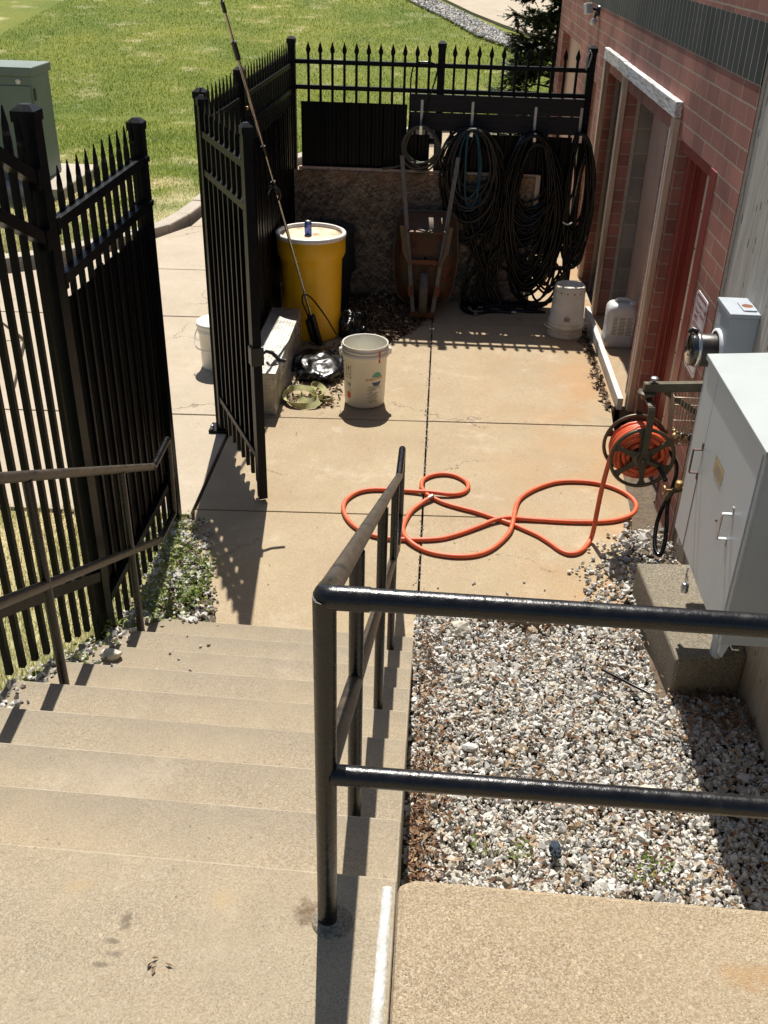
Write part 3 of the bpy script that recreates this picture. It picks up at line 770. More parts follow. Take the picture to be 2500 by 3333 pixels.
# dark litter heap between drum and wheelbarrow
n = 6500; a = rng.random(n)
lx = np.clip(-.43 + rng.normal(0, .21, n), -1.15, .0); ly = np.clip(7.75 + rng.normal(0, .36, n), 7.13, 8.27)
ok = (ly > 7.14 + (lx+.46)**2*3.5) & ~((lx < -.69) & (ly > 7.12) & (ly < 7.62) & (lx > -1.2))
lx, ly = lx[ok], ly[ok]
lz = .012 + .06*np.exp(-((lx+.5)**2/.05 + (ly-8.0)**2/.12))*rng.random(len(lx)) + .012*rng.random(len(lx))
n3 = 110; sx3 = rng.uniform(-1.1, 1.1, n3); sy3 = rng.uniform(3.6, 7.6, n3); n2 = 420; bx = rng.uniform(-.98, -.60, n2); by = rng.uniform(5.95, 7.1, n2); bz = .006 + .012*rng.random(n2)
ex = np.clip(1.245 - np.abs(rng.normal(0,.035,340)), 1.05, 1.27); ey = rng.uniform(6.1, 7.7, 340); ez = np.full(340, .008)
vs, fs = flat_leaves(np.concatenate([np.stack([lx, ly, lz], 1), np.stack([bx, by, bz], 1), np.stack([ex, ey, ez], 1)]), .042, rng, .42, .5)
v2, f2 = flat_leaves(np.concatenate([np.stack([sx3, sy3, np.full(n3, .004)], 1), np.stack([-.377 + rng.normal(0, .009, 6), .928 + rng.normal(0, .012, 6), np.full(6, 1.354)], 1)]), .012, rng, .4, .3)
fs = np.concatenate([fs, f2+len(vs)]); vs = np.concatenate([vs, v2])
tag(numpy_mesh('leaf_litter', vs, fs, M['litter'], 3), 'dark leaf litter heaped between the yellow drum and the wheelbarrow', 'leaf litter', kind='stuff')
# weeds
def weed_patch(centres, per, spread, leaf, hmax, rng):
    pts = []
    for (cx, cy, cz) in centres:
        k = rng.integers(per//2, per)
        pts.append(np.stack([cx + rng.normal(0, spread, k), cy + rng.normal(0, spread, k), cz + np.abs(rng.normal(0, hmax, k))], 1))
    return flat_leaves(np.concatenate(pts), leaf, rng, .8, .55)
cs = []
for _ in range(60):
    yy = rng.uniform(2.3, 4.45); xx = -1.25 + rng.normal(0, .04) if yy < 3.4 else rng.uniform(-1.32, -.92 - (yy-3.4)*.27)
    cs.append((xx, yy, max(bank_z(xx, yy), 0 if xx < XL or yy > 3.37 else tread_z(yy)) + .012))
for _ in range(22): 
    yy = rng.uniform(3.42, 4.0); cs.append((rng.uniform(-1.22, -1.02), yy, .012))
vs, fs = weed_patch(cs, 27, .035, .020, .022, rng)
tag(numpy_mesh('weeds', vs, fs, M['weed'], 3), 'low green weeds growing in the gravel along the left fence', 'weeds', kind='stuff')
cs = [(.32+rng.normal(0,.05), 2.30+rng.normal(0,.03), .03) for _ in range(6)] + [(.80+rng.normal(0,.05), 2.29+rng.normal(0,.03), .03) for _ in range(6)]
vs, fs = weed_patch(cs, 16, .018, .014, .03, rng)
tag(numpy_mesh('weed_sprigs', vs, fs, M['weed'], 3), 'small weed sprigs in the gravel below the landing edge', 'weeds', kind='stuff')
# grass blades
def blades(x, y, z, h, wd, rng):
    n = len(x); yaw = rng.uniform(0, 2*PI, n); lean = rng.normal(0, .45, n)*h; ly = rng.uniform(0, 2*PI, n)
    sx, sy = np.cos(yaw)*wd/2, np.sin(yaw)*wd/2
    tx, ty = x + np.cos(ly)*lean, y + np.sin(ly)*lean
    vs = np.stack([np.stack([x-sx, y-sy, z], 1), np.stack([x+sx, y+sy, z], 1), np.stack([tx, ty, z+h], 1)], 1).reshape(-1,3)
    return vs, np.arange(3*n).reshape(-1,3)
n = 400000
# denser near: sample in depth with 1/y weighting
yy = 9. + (31.-9.)*rng.random(n)**1.6; xx = rng.uniform(-1, 1, n)*(.45*yy) - .04*yy - .3
ok = (xx > -9.5) & (xx < 4.5)
xx, yy = xx[ok], yy[ok]
ky = np.array([kerb_y(a) for a in np.linspace(-10, 5, 600)]); kk = np.interp(xx, np.linspace(-10, 5, 600), ky)
path_y = np.interp(xx, [-1.76,-.77,.11,1.1,2.09], [29.9,28.8,26.1,24.,21.9])
ok = (yy > kk+.01) & ~((xx > -1.5) & (yy > path_y))
bald = np.array([noise.noise(V((a*.9, b*.9, 5.)))*.5+.5 for a, b in zip(xx[::1], yy[::1])])
dryband = np.clip(1-np.abs(yy-11.2)/2.2, 0, 1)
ok &= rng.random(len(xx)) > np.clip((bald-.48)*2.2, 0, .8)*(.3+.7*dryband)
xx, yy = xx[ok], yy[ok]
zz = np.array([lawn_z(a, b) for a, b in zip(xx, yy)])
hh = rng.uniform(.018, .048, len(xx))*(1+.25*(yy > 14)); ww = .007 + .0007*yy*rng.random(len(xx))
vs, fs = blades(xx, yy, zz-.005, hh, ww, rng)
tag(numpy_mesh('grass', vs, fs, M['grass'], 3), 'spring lawn of green and straw coloured grass behind the fences', 'grass', kind='stuff')
n = 26000; x = -1.36 - rng.random(n)**1.4*2.6; y = rng.uniform(1.7, 4.52, n)
z = np.array([bank_z(a, b) for a, b in zip(x, y)]); vs, fs = blades(x, y, z-.01, rng.uniform(.02, .06, n), np.full(n, .005), rng)
tag(numpy_mesh('bank_grass', vs, fs, M['grass'], 3), 'tufty grass on the bank seen through the nearest left fence', 'grass', kind='stuff')

# ------------------------------------------------------------------ pipe railings
PR = .0158
def fillet(pts, r=.03, k=4):
    out = [V(pts[0])]
    for a, b, c in zip(pts, pts[1:], pts[2:]):
        a, b, c = V(a), V(b), V(c); d1 = (a-b).normalized(); d2 = (c-b).normalized()
        for i in range(k+1):
            t = i/k; p = (b+d1*r)*(1-t)**2 + b*2*t*(1-t) + (b+d2*r)*t*t
            out.append(p)
    out.append(V(pts[-1])); return out
XC, YC = -.122, 1.035
R1 = thing('pipe_railing', (XC, YC, 1.35), 'black pipe railing at the corner of the landing and down the right of the steps', 'railing')
top_s = (XC, YC, 2.0); SL = -.5
bend = (-.108, 3.68, .745); end = (-.106, 3.97, .735)
t = MB().tube([(XC, YC+.004, 1.338), (XC, YC, 2.002)], PR*1.02, 14); t.build('corner_post', M['rail'], R1)
t = MB().tube(fillet([(XC, YC+.06, 1.972), (XC, YC, 2.002), (XC+.06, YC, 2.002)], .012), PR*1.08, 14); t.build('elbow', M['rail'], R1)
t = MB().tube([(XC+.01, YC, 2.003), (.47, YC, 1.995), (1.375, YC, 1.985)], PR, 14); t.build('landing_top_rail', M['rail'], R1)
t = MB().tube([(XC+.008, YC, 1.684), (.47, YC, 1.672), (1.375, YC, 1.655)], PR, 14); t.build('landing_lower_rail', M['rail'], R1)
t = MB().tube([(XC, YC+.02, 1.992), bend], PR, 14); t.build('sloping_handrail', M['railworn'], R1)
t = MB().tube(fillet([(-.108, 3.66, .752), bend, end, (-.106, 3.98, .37), (-.107, 3.69, .375), (-.107, 3.6, .42)], .02), PR, 14); t.build('end_loop', M['rail'], R1)
t = MB().tube([(XC, YC+.01, 1.682), (-.108, 3.62, .41)], PR, 14); t.build('sloping_lower_rail', M['railworn'], R1)
for (px, py, pz) in ((-.118, 1.53, 1.04), (-.111, 2.375, .59), (-.107, 3.245, .14)):
    zt = 2.0 + (py-YC)*(.745-2.)/(3.68-YC)
    MB().tube([(px, py, pz), (px, py, zt-.012)], PR*.95, 14).build('stair_post', M['rail'], R1)
mb = MB().lathe([(.001,.004), (.028,.005), (.033,.0015), (.036,-.004)], (XC+.008, YC, 1.35), 20); mb.build('grout_collar', M['pad'], R1)
R2 = thing('pipe_railing', (-1.17, 2.5, .6), 'black pipe railing down the left of the steps with a looped end', 'railing')
LX = lambda y: -1.098 - .048*(y-2.30)
LZ = lambda y: .747 - .511*(y-3.655)
def lp(y, z): return (LX(y), y, z)
MB().tube([lp(1.1, LZ(1.1)), lp(3.64, LZ(3.64))], PR, 14).build('handrail', M['railworn'], R2)
MB().tube(fillet([lp(3.60, LZ(3.60)), lp(3.655,.747), lp(3.95,.735), lp(3.93,.350), lp(3.645,.383), lp(3.57,.422)], .02), PR, 14).build('end_loop', M['rail'], R2)
MB().tube([lp(1.1, .383+2.545*.513), lp(3.61, .402)], PR, 14).build('lower_rail', M['railworn'], R2)
for py, pz in ((2.32, .59), (3.185, .14), (1.47, 1.04)): MB().tube([lp(py, pz), lp(py, LZ(py)-.012)], PR*.95, 14).build('stair_post', M['rail'], R2)

# ------------------------------------------------------------------ steel fences
def post_mb(x, y, z0, z1, w=.058, rot=0.):
    mb = MB(); h = w/2
    mb.box((-h,-h,z0), (h,h,z1-.03))
    c = h+.005
    mb.box((-c,-c,z1-.05), (c,c,z1-.018))
    q = h*.45
    mb.add([(-c,-c,z1-.018),(c,-c,z1-.018),(c,c,z1-.018),(-c,c,z1-.018),(-q,-q,z1),(q,-q,z1),(q,q,z1),(-q,q,z1)], [(0,1,5,4),(1,2,6,5),(2,3,7,6),(3,0,4,7),(4,5,6,7)])
    mb.xf(Matrix.Translation((x,y,0)) @ Matrix.Rotation(rot, 4, 'Z')); return mb
def picket_into(mb, p, d, z0, z1, w=.0195):
    """square tube pressed into a flat spear at the top; d = in-plane unit direction"""
    p = V((p[0],p[1],0)); d = V((d[0],d[1],0)).normalized(); n = V((-d.y,d.x,0)); h = w/2
    prof = [(z0,h,h), (z1-.108,h,h), (z1-.088,h*1.0,h*.9), (z1-.074,h*1.75,h*.42), (z1-.058,h*1.85,h*.34), (z1-.004,h*.18,h*.22), (z1,h*.08,h*.1)]
    vs = []
    for z, a, b in prof: vs += [p+d*a+n*b+V((0,0,z)), p-d*a+n*b+V((0,0,z)), p-d*a-n*b+V((0,0,z)), p+d*a-n*b+V((0,0,z))]
    m = len(prof)
    fs = [(i*4+k, i*4+(k+1)%4, i*4+4+(k+1)%4, i*4+4+k) for i in range(m-1) for k in range(4)] + [(3,2,1,0), tuple(range(4*m-4,4*m))]
    mb.add(vs, fs)
def slats_into(mb, A, B, n, z0, ztop, gaps=(), w=.082, off=0., rng=random):
    A, B = V((*A,0)), V((*B,0)); d = (B-A).normalized(); L_ = (B-A).length; nn = V((-d.y,d.x,0))
    for i in range(n):
        if i in gaps: continue
        c = A + d*(L_*(i+.5)/n) + nn*(off + .0016*(i%2))
        z1 = ztop(i) if callable(ztop) else ztop
        tw = rng.uniform(-.012,.012)
        dd = V((d.x*math.cos(tw)-d.y*math.sin(tw), d.x*math.sin(tw)+d.y*math.cos(tw), 0)); n2 = V((-dd.y,dd.x,0))
        ww = L_/n*1.015
        # shallow ribbed section
        sec = [(-.5,0), (-.42,.005), (-.2,.005), (-.15,.001), (.15,.001), (.2,.005), (.42,.005), (.5,0)]
        vs = [c + dd*(u*ww) + n2*h_ + V((0,0,z)) for z in (z0, z1) for u, h_ in sec] + [c + dd*(u*ww) + n2*(h_-.004) + V((0,0,z)) for z in (z0, z1) for u, h_ in sec]
        m = len(sec); fs = []
        for k in range(m-1): fs += [(k,k+1,m+k+1,m+k), (2*m+k,3*m+k,3*m+k+1,2*m+k+1), (m+k,m+k+1,3*m+k+1,3*m+k)]
        mb.add(vs, fs)
def pickets(mb, A, B, n, zb, zt):
    A, B = V((*A,0)), V((*B,0)); d = B-A
    for i in range(n):
        p = A + d*((i+.5)/n)
        picket_into(mb, p, d, zb(p.y) if callable(zb) else zb, zt(p.y) if callable(zt) else zt)
def rail(parent, a, b, w=.036, h=.032):
    return MB().beam(a, b, w, h).build('rail', M['fence'], parent)

# far fence
FY = 8.36
F1 = thing('metal_fence', (0, FY, 0), 'black spear-topped steel fence across the far end of the yard', 'fence')
for x, rot in ((-1.205,0), (-.031,0), (1.125,0)): post_mb(x, FY, -.05, 2.03, .058).build('post', M['fence'], F1)
for z in (1.853, 1.668, .30): rail(F1, (-1.18,FY,z), (1.10,FY,z))
mb = MB()
for i in range(11): picket_into(mb, (-1.074+i*.0948, FY), (1,0), .34 if i > 20 else 1.0, 2.0)
for i in range(11): picket_into(mb, (.070+i*.0948, FY), (1,0), .36, 2.005)
mb.build('pickets', M['fence'], F1)
mb = MB(); slats_into(mb, (-1.135,FY-.016), (-.098,FY-.016), 11, 1.0, lambda i: 1.565 if i < 9 else 1.345); slats_into(mb, (.055,FY-.016), (1.040,FY-.016), 11, .41, lambda i: 1.345 if i < 2 else 1.36)
mb.build('privacy_slats', M['slat'], F1)
MB().tube(fillet([(1.085,FY-.035,1.86), (1.08,FY-.04,1.93), (1.10,FY-.04,2.0), (1.115,FY-.036,1.97), (1.10,FY-.035,1.88)], .01), .006, 8).build('gate_latch', M['galv'], F1)
# left run of fence beyond the gateway
F2 = thing('metal_fence', (-1.27, 6.9, 0), 'black steel fence with slats along the left side behind the yellow drum', 'fence')
A, B, Cc = (-1.295,5.55), (-1.265,6.52), (-1.215,8.33)
for (x, y), z in ((A,2.01), (B,2.01)): post_mb(x, y, 0, z, .06).build('post', M['fence'], F2)
MB().box((A[0]-.075,A[1]-.06,0.003),(A[0]+.065,A[1]+.06,.02)).build('base_plate', M['fence'], F2)
MB().lathe([(.001,.03),(.012,.028),(.012,.0)], (A[0]-.055,A[1]-.035,.018), 10).build('anchor_bolt', M['galv'], F2)
for z in (1.83, 1.645, .17):
    rail(F2, (A[0],A[1]+.03,z), (B[0],B[1]-.03,z)); rail(F2, (B[0],B[1]+.03,z), (Cc[0],Cc[1],z))
mb = MB(); pickets(mb, (A[0],A[1]+.04), (B[0],B[1]-.03), 10, .06, 2.0); pickets(mb, (B[0],B[1]+.03), (Cc[0],Cc[1]-.02), 19, .06, 2.0); mb.build('pickets', M['fence'], F2)
mb = MB(); slats_into(mb, (A[0]+.02,A[1]+.04), (B[0]+.02,B[1]-.03), 10, .16, 1.55); slats_into(mb, (B[0]+.02,B[1]+.03), (Cc[0]+.02,Cc[1]-.02), 19, .12, lambda i: 1.54+random.uniform(-.008,.008)); mb.build('privacy_slats', M['slat'], F2)
MB().lathe([(.001,0),(.011,.001),(.011,.014),(.001,.016)], (B[0]+.03,B[1]+.005,1.77), 12, (1,-.3,0)).build('brass_bolt', M['brass'], F2)
# fixed panel left of the gateway
F3 = thing('metal_fence', (-1.32, 3.85, 0), 'level black fence panel with dark slats beside the foot of the steps', 'fence')
PB, PA = (-1.325,3.262), (-1.325,4.44)
post_mb(*PB, .05, 2.25, .068).build('post', M['fence'], F3)
post_mb(*PA, 0, 2.03, .06).build('post', M['fence'], F3)
for z in (1.855, 1.665, .295): rail(F3, (PB[0]+.012,PB[1]+.05,z), (PA[0]+.012,PA[1]-.02,z), .038, .036)
mb = MB(); pickets(mb, (PB[0],PB[1]+.045), (PA[0],PA[1]-.03), 11, .05, 2.025); mb.build('pickets', M['fence'], F3)
mb = MB(); random.seed(12); slats_into(mb, (PB[0]-.004,PB[1]+.045), (PA[0]-.004,PA[1]-.03), 11, .30, lambda i: 1.575-.012*(i%2)+random.uniform(-.012,.012)); mb.build('privacy_slats', M['slat'], F3)
for z in (1.855, 1.665):
    MB().box((PB[0]-.005,PB[1]+.036,z-.03),(PB[0]+.036,PB[1]+.062,z+.028)).build('rail_bracket', M['fence'], F3)
    MB().box((PA[0]-.034,PA[1]-.034,z-.012),(PA[0]+.036,PA[1]+.034,z+.012)).build('rail_bracket', M['fence'], F3)
# raked panel climbing beside the steps
F4 = thing('metal_fence', (-1.32, 2.3, .6), 'nearest black fence panel, raked to climb with the steps, open between pickets', 'fence')
def rz(y, z0, s): return z0 + (3.2-y)*s
for z0, s in ((2.035,.49), (1.84,.49), (.475,.52)): MB().beam((PB[0]+.012,3.225,rz(3.225,z0,s)), (PB[0]+.012,1.1,rz(1.1,z0,s)), .038, .04).build('rail', M['fence'], F4)
for z0 in (2.035, 1.84):
    z = rz(3.21,z0,.49); MB().box((PB[0]-.01,3.192,z-.035),(PB[0]+.035,3.23,z+.03)).build('rail_bracket', M['fence'], F4)
mb = MB()
for i in range(22):
    y = 3.178 - i*.0945; picket_into(mb, (PB[0], y), (0,1), rz(y,.235,.5), rz(y,2.215,.49), .0205)
mb.build('pickets', M['fence'], F4)
# the open gate
G = thing('metal_gate', (-1.28, 5.49, 0), 'black steel gate leaf standing open over the paving', 'gate')
gh, gf = V((-1.272,5.475,0)), V((-.893,4.69,0)); gd = (gf-gh).normalized(); ang = math.atan2(gd.y, gd.x)
post_mb(gh.x, gh.y, .06, 1.985, .044, ang).build('hinge_stile', M['fence'], G)
post_mb(gf.x, gf.y, .022, 1.985, .046, ang).build('free_stile', M['fence'], G)
for z in (1.795, 1.597, .262): MB().beam(gh+gd*.02+V((0,0,z)), gf-gd*.02+V((0,0,z)), .034, .034).build('rail', M['fence'], G)
mb = MB(); pickets(mb, tuple((gh+gd*.03)[:2]), tuple((gf-gd*.03)[:2]), 8, .085, 1.99); mb.build('pickets', M['fence'], G)
nn = V((-gd.y, gd.x, 0))
mb = MB(); slats_into(mb, tuple((gh+gd*.03+nn*.014)[:2]), tuple((gf-gd*.03+nn*.014)[:2]), 8, .262, lambda i: 1.53-.02*(i%3)); mb.build('privacy_slats', M['slat'], G)
lb = gf + V((0,0,.86))
mb = MB(); mb.box((-.03,-.034,-.05),(.03,.034,.05)); mb.xf(Matrix.Translation(lb) @ Matrix.Rotation(ang,4,'Z')); mb.build('latch_box', M['blackplastic'], G, bevel=.004)
MB().tube([lb+V((.02,.01,.0)), lb+V((.045,.03,.014)), lb+V((.075,.045,.0)), lb+V((.115,.035,-.035)), lb+V((.145,.04,-.04))], .011, 8).build('latch_lever', M['blackplastic'], G)
mb = MB(); mb.beam(lb-gd*.05+V((0,0,-.04)), lb-gd*.05+V((0,0,.02)), .035, .03); mb.build('keeper', M['galv'], G)

# ------------------------------------------------------------------ brick building on the right
WX = 1.375; TOPZ = 3.4; BZ = -.16; OT = 1.757
BL = thing('brick_building', (WX, 9., 0), 'red brick building with a dark green brick band, door openings along the yard', 'building')
ops = [(5.14, 6.055, OT), (6.45, 8.063, OT), (8.30, 9.20, 1.772), (9.62, 10.42, 1.60), (11.18, 13.02, 1.785)]
Y0, Y1 = 4.705, 13.42; TH = .088
mb = MB(); y = Y0
def wall_box(mb, y0, y1, z0, z1, d=TH): mb.box((WX, y0, z0), (WX+d, y1, z1))
lowz = 2.2065
for a, b, t in ops:
    wall_box(mb, y, a, BZ, lowz); wall_box(mb, a, b, t, lowz); y = b
wall_box(mb, y, Y1, BZ, lowz)
mb.box((WX, Y0, 2.448), (WX+TH, Y1, TOPZ)); mb.box((WX, Y1-.002+.002, BZ), (4.5, Y1+TH, TOPZ)); mb.box((WX+TH, Y0, TOPZ), (4.5, Y1+TH, TOPZ+.12))
mb.build('brick_wall', M['brick'], BL)
mb = MB(); mb.box((WX-.002, Y0, 2.2065), (WX+TH, Y1, 2.448)); mb.build('green_brick_band', M['band'], BL)
# block backing wall with the same openings
mb = MB(); y = Y0
for a, b, t in ops:
    mb.box((WX+TH+.028, y-.03 if y > Y0 else y, BZ), (WX+.215, a+.03, TOPZ)); mb.box((WX+TH+.028, a+.03, t-.015), (WX+.215, b-.03, TOPZ)); y = b
mb.box((WX+TH+.028, y-.03, BZ), (WX+.215, Y1, TOPZ)); mb.build('block_backing', M['cmu'], BL)
mb = MB()
for a, b, t in ops:     # mortar-smeared cavity closer between the brick and the block
    for yy in (a, b): mb.box((WX+TH, yy-.012 if yy == a else yy-.0, BZ), (WX+TH+.028, yy+.0 if yy == a else yy+.012, t))
    mb.box((WX+TH, a, t), (WX+TH+.028, b, t+.01))
mb.build('cavity_closer', M['curb'], BL)
# openings
D1 = MB().box((WX+.218, 6.40, .0), (WX+.25, 8.12, 1.80)).build('infill_panel', M['pink'], BL); tag(D1, 'pinkish tan infill panel')
mb = MB(); mb.box((WX+.14,8.26,0),(WX+.18,9.24,1.8)); mb.build('infill_panel', M['curb'], BL)
mb = MB(); mb.box((WX+.10,11.1,0),(WX+.14,13.1,1.82)); mb.build('infill_panel', M['pink'], BL)
mb = MB(); mb.box((WX+.10,9.6,0),(WX+.14,10.45,1.62)); mb.build('infill_panel', M['pink'], BL)
# red steel door set
DR = MB(); DR.box((WX+.100, 5.25, -.05), (WX+.138, 5.985, 1.70))
for yy in (5.95, 5.905, 5.86): DR.beam((WX+.098,yy,-.05),(WX+.098,yy,1.70), .004, .007, (1,0,0))
DR = DR.build('door', M['doorred'], BL)
fr = MB()
fr.box((WX+.055, 5.975, -.05), (WX+.150, 6.054, 1.757-.001)); fr.box((WX-.004, 5.141, -.05), (WX+.150, 5.262, 1.756)); fr.box((WX+.006, 5.262, 1.70), (WX+.15, 5.975, 1.756))
fr.box((WX+.085, 5.955, -.05), (WX+.10, 5.975, 1.70))
fr.build('door_frame', M['framered'], DR, bevel=.004)
AS = MB().box((WX+.030, 5.390, .0), (WX+.099, 5.432, 1.70)).build('edge_strip', M['astragal'], DR)
for z in [.1+.2*i for i in range(9)]: MB().lathe([(.001,.003),(.006,.003),(.006,0)], (WX+.0302, 5.414, z), 8, (-1,0,0)).build('screw', M['rust'], DR)
# board-formed concrete wall this side of the brick
mb = MB(); mb.box((1.384, 1.0, -.16), (1.9, 4.66, 3.4))
random.seed(21); 
single(mb, 'concrete_wall', M['conwall'], (1.5, 3., 0), 'pale board-marked concrete wall behind the grey cabinet', 'wall')
mb = MB(); pts = []
for i in range(70):
    z = -.16+i*.0515; pts.append((4.662+random.uniform(-.004,.005), z))
mb.prism([(4.704, -.16), (4.704, 3.39)] + [(a, b) for a, b in reversed(pts)], 1.379, 1.46, 0)
single(mb, 'mortar_joint', M['curb'], (1.38, 4.68, 0), 'ragged mortar joint between the brick and the pale concrete wall', 'mortar joint')

# timber frame fixed over the doorway
TF = thing('timber_frame', (1.34, 7.2, 0), 'weathered timber frame with flaking white header around the doorway', 'door frame')
for y, mm, lab in ((6.165,'stud','frame post with its sunlit edge painted in'), (8.085,'stud',None), (9.13,'stud',None)):
    o = MB().box((1.337, y-.045, .0), (1.374, y+.045, 1.855)).build('post', M[mm], TF, bevel=.003)
MB().box((1.3345,6.186,.0),(1.3368,6.2098,1.80)).build('lit_edge', M['sill'], TF)  # pale strip that paints in sunlight along the near post's edge
mb = MB(); mb.box((1.330, 6.12, 1.857), (1.3735, 8.14, 1.945)); mb.build('header', M['lintel'], TF, bevel=.005)
mb = MB(); mb.box((1.334, 8.15, 1.860), (1.3735, 9.20, 1.948)); mb.build('header', M['lintel'], TF, bevel=.005)
mb = MB(); mb.box((1.268, 6.13, .003), (1.306, 8.02, .088)); 
single(mb, 'threshold_board', M['sill'], (1.29, 7.1, 0), 'long worn white board lying along the doorway threshold', 'board', bevel=.004)
# floodlight
FL = thing('floodlight', (WX, 10.1, 2.165), 'black twin-head security floodlight high on the brick wall', 'floodlight')
MB().lathe([(.001,-.035),(.038,-.032),(.047,-.02),(.047,0)], (WX,10.1,2.165), 24, (1,0,0)).build('base', M['blackplastic'], FL)
MB().tube([(WX-.03,10.1,2.175),(WX-.065,10.09,2.185),(WX-.085,10.06,2.18)], .012, 8).build('arm', M['blackplastic'], FL)
mb = MB(); mb.box((-.035,-.022,-.045),(.035,.03,.045)); mb.xf(Matrix.Translation((WX-.11,10.04,2.185)) @ Matrix.Rotation(.5,4,'Z') @ Matrix.Rotation(-.25,4,'X')); mb.build('lamp_head', M['lightlens'], FL, bevel=.008)
MB().tube([(WX-.03,10.09,2.15),(WX-.045,10.07,2.10)], .010, 8).build('arm', M['blackplastic'], FL)
mb = MB(); mb.lathe([(.001,-.03),(.024,-.028),(.026,0),(.024,.02),(.001,.022)], (WX-.055,10.05,2.078), 16, (-.6,-.6,-.4)); mb.build('motion_sensor', M['lightlens'], FL)

# wall sign
SG = thing('wall_sign', (WX, 4.955, .98), 'white rounded sign with dark red lettering on the brick wall', 'sign')
sy0, sy1, sz0, sz1 = 5.072, 4.834, .775, 1.186
def rrect(x0, y0, x1, y1, r, k=5):
    pts = []
    for cx, cy, a0 in ((x1-r,y1-r,0),(x0+r,y1-r,PI/2),(x0+r,y0+r,PI),(x1-r,y0+r,1.5*PI)):
        for i in range(k+1): a = a0+PI/2*i/k; pts.append((cx+r*math.cos(a), cy+r*math.sin(a)))
    return pts
MB().prism(rrect(sy1, sz0, sy0, sz1, .028), WX-.005, WX-.001, 0).build('panel', M['signwhite'], SG)
mb = MB(); o_ = rrect(sy1+.014, sz0+.014, sy0-.014, sz1-.014, .022); i_ = rrect(sy1+.019, sz0+.019, sy0-.019, sz1-.024, .018)
n = len(o_); mb.add([(WX-.0056, a, b) for a, b in o_+i_], [(i,(i+1)%n,n+(i+1)%n,n+i) for i in range(n)]); mb.build('border', M['inkred'], SG)
mb = MB()
for k, tx in enumerate(['To Report A Spill', 'Please Contact:', 'MSDS', '(573) 424-0424', 'National', 'Response Center', '1 (800) 424-8802', 'Reference', 'Number']):
    text_mb(tx, .030, (WX-.0058, sy0-.030, sz1-.068-k*.037), (0,-1,0), (0,0,1), mb, lift=.0004, bold=.0008)
mb.build('lettering', M['inkred'], SG)

# ------------------------------------------------------------------ meter and cabinet
MT = thing('electric_meter', (1.38, 4.18, .9), 'small grey electric meter box with a round glass meter, above the cabinet', 'meter')
mb = MB(); mb.box((1.262,4.075,.55),(1.3835,4.290,1.372)); mb.build('box', M['meter'], MT, bevel=.004)
mb = MB(); mb.box((1.255,4.068,1.373),(1.3835,4.297,1.392)); mb.build('lid', M['meter'], MT, bevel=.003)
mb = MB(); mb.prism(rrect(1.318,4.105,1.378,4.225,.012), 1.392, 1.3985, 2); mb.build('hub_plate', M['meter'], MT, bevel=.002)
MB().disc((1.348,4.165,1.3988), .024, seg=20).build('rust_spot', M['rust'], MT)
mc = (1.262, 4.18, 1.185)
MB().lathe([(.098,0),(.098,.012),(.086,.014)], mc, 36, (-1,0,0)).build('socket_ring', M['signwhite'], MT)
MB().lathe([(.001,.085),(.070,.084),(.073,.078),(.073,0)], mc, 36, (-1,0,0)).build('meter_body', M['metercore'], MT)
MB().lathe([(.0735,.080),(.077,.083),(.077,.094),(.0735,.097)], mc, 36, (-1,0,0)).build('seal_ring', M['chrome'], MT)
MB().lathe([(.001,.126),(.058,.125),(.068,.120),(.071,.112),(.072,.097)], mc, 36, (-1,0,0)).build('glass_cover', M['glass'], MT)
MB().lathe([(.001,.128),(.010,.128),(.012,.124)], (mc[0],mc[1]-.02,mc[2]-.02), 12, (-1,0,0)).build('reset_button', M['chrome'], MT)
MB().tube([(1.262-.09,4.20,1.262),(1.262-.115,4.205,1.27),(1.262-.125,4.21,1.255)], .012, 8).build('seal', M['blackplastic'], MT)
MB().box((1.2612,4.215,1.285),(1.2618,4.262,1.335)).build('sticker', M['label'], MT)

CB = thing('electrical_cabinet', (1.2, 3.2, .6), 'big pale grey electrical cabinet hung on the concrete wall', 'cabinet')
cx, cy0, cy1, cz0, cz1 = 1.062, 2.795, 3.592, .618, 1.372
MB().box((cx+.012,cy0,cz0),(1.3835,cy1,cz1)).build('body', M['cabside'], CB, bevel=.004)
mb = MB()
mb.add([(cx-.006,cy0-.016,cz1-.008),(1.3835,cy0-.016,cz1+.012),(1.3835,cy1+.016,cz1+.012),(cx-.006,cy1+.016,cz1-.008),(cx-.006,cy0-.016,cz1+.014),(1.3835,cy0-.016,cz1+.036),(1.3835,cy1+.016,cz1+.036),(cx-.006,cy1+.016,cz1+.014)], [(0,1,2,3),(4,5,6,7),(0,1,5,4),(1,2,6,5),(2,3,7,6),(3,0,4,7)])
mb.build('lid', M['cablid'], CB, bevel=.003)
fd = MB().box((cx,3.426,cz0+.004),(cx+.0125,cy1-.004,cz1-.01)).build('door', M['cab'], CB, bevel=.002)
nd = MB().box((cx,cy0+.028,cz0+.004),(cx+.0125,3.4235,cz1-.01)).build('door', M['cab'], CB, bevel=.002)
MB().box((cx+.004,cy0-.0015,cz0),(cx+.0125,cy0+.026,cz1-.006)).build('corner_trim', M['cabside'], CB)
for k in range(7):
    x_, y_q = cx+.10+.03*random.random(), 3.02+.05*random.random(); zl_ = cz1+.014+(x_-cx+.016)*.0649+.0006
    MB().disc((x_, y_q, zl_), .004+.005*random.random(), (-.065,0,1), 9).build('rust_spot', M['rust'], CB)
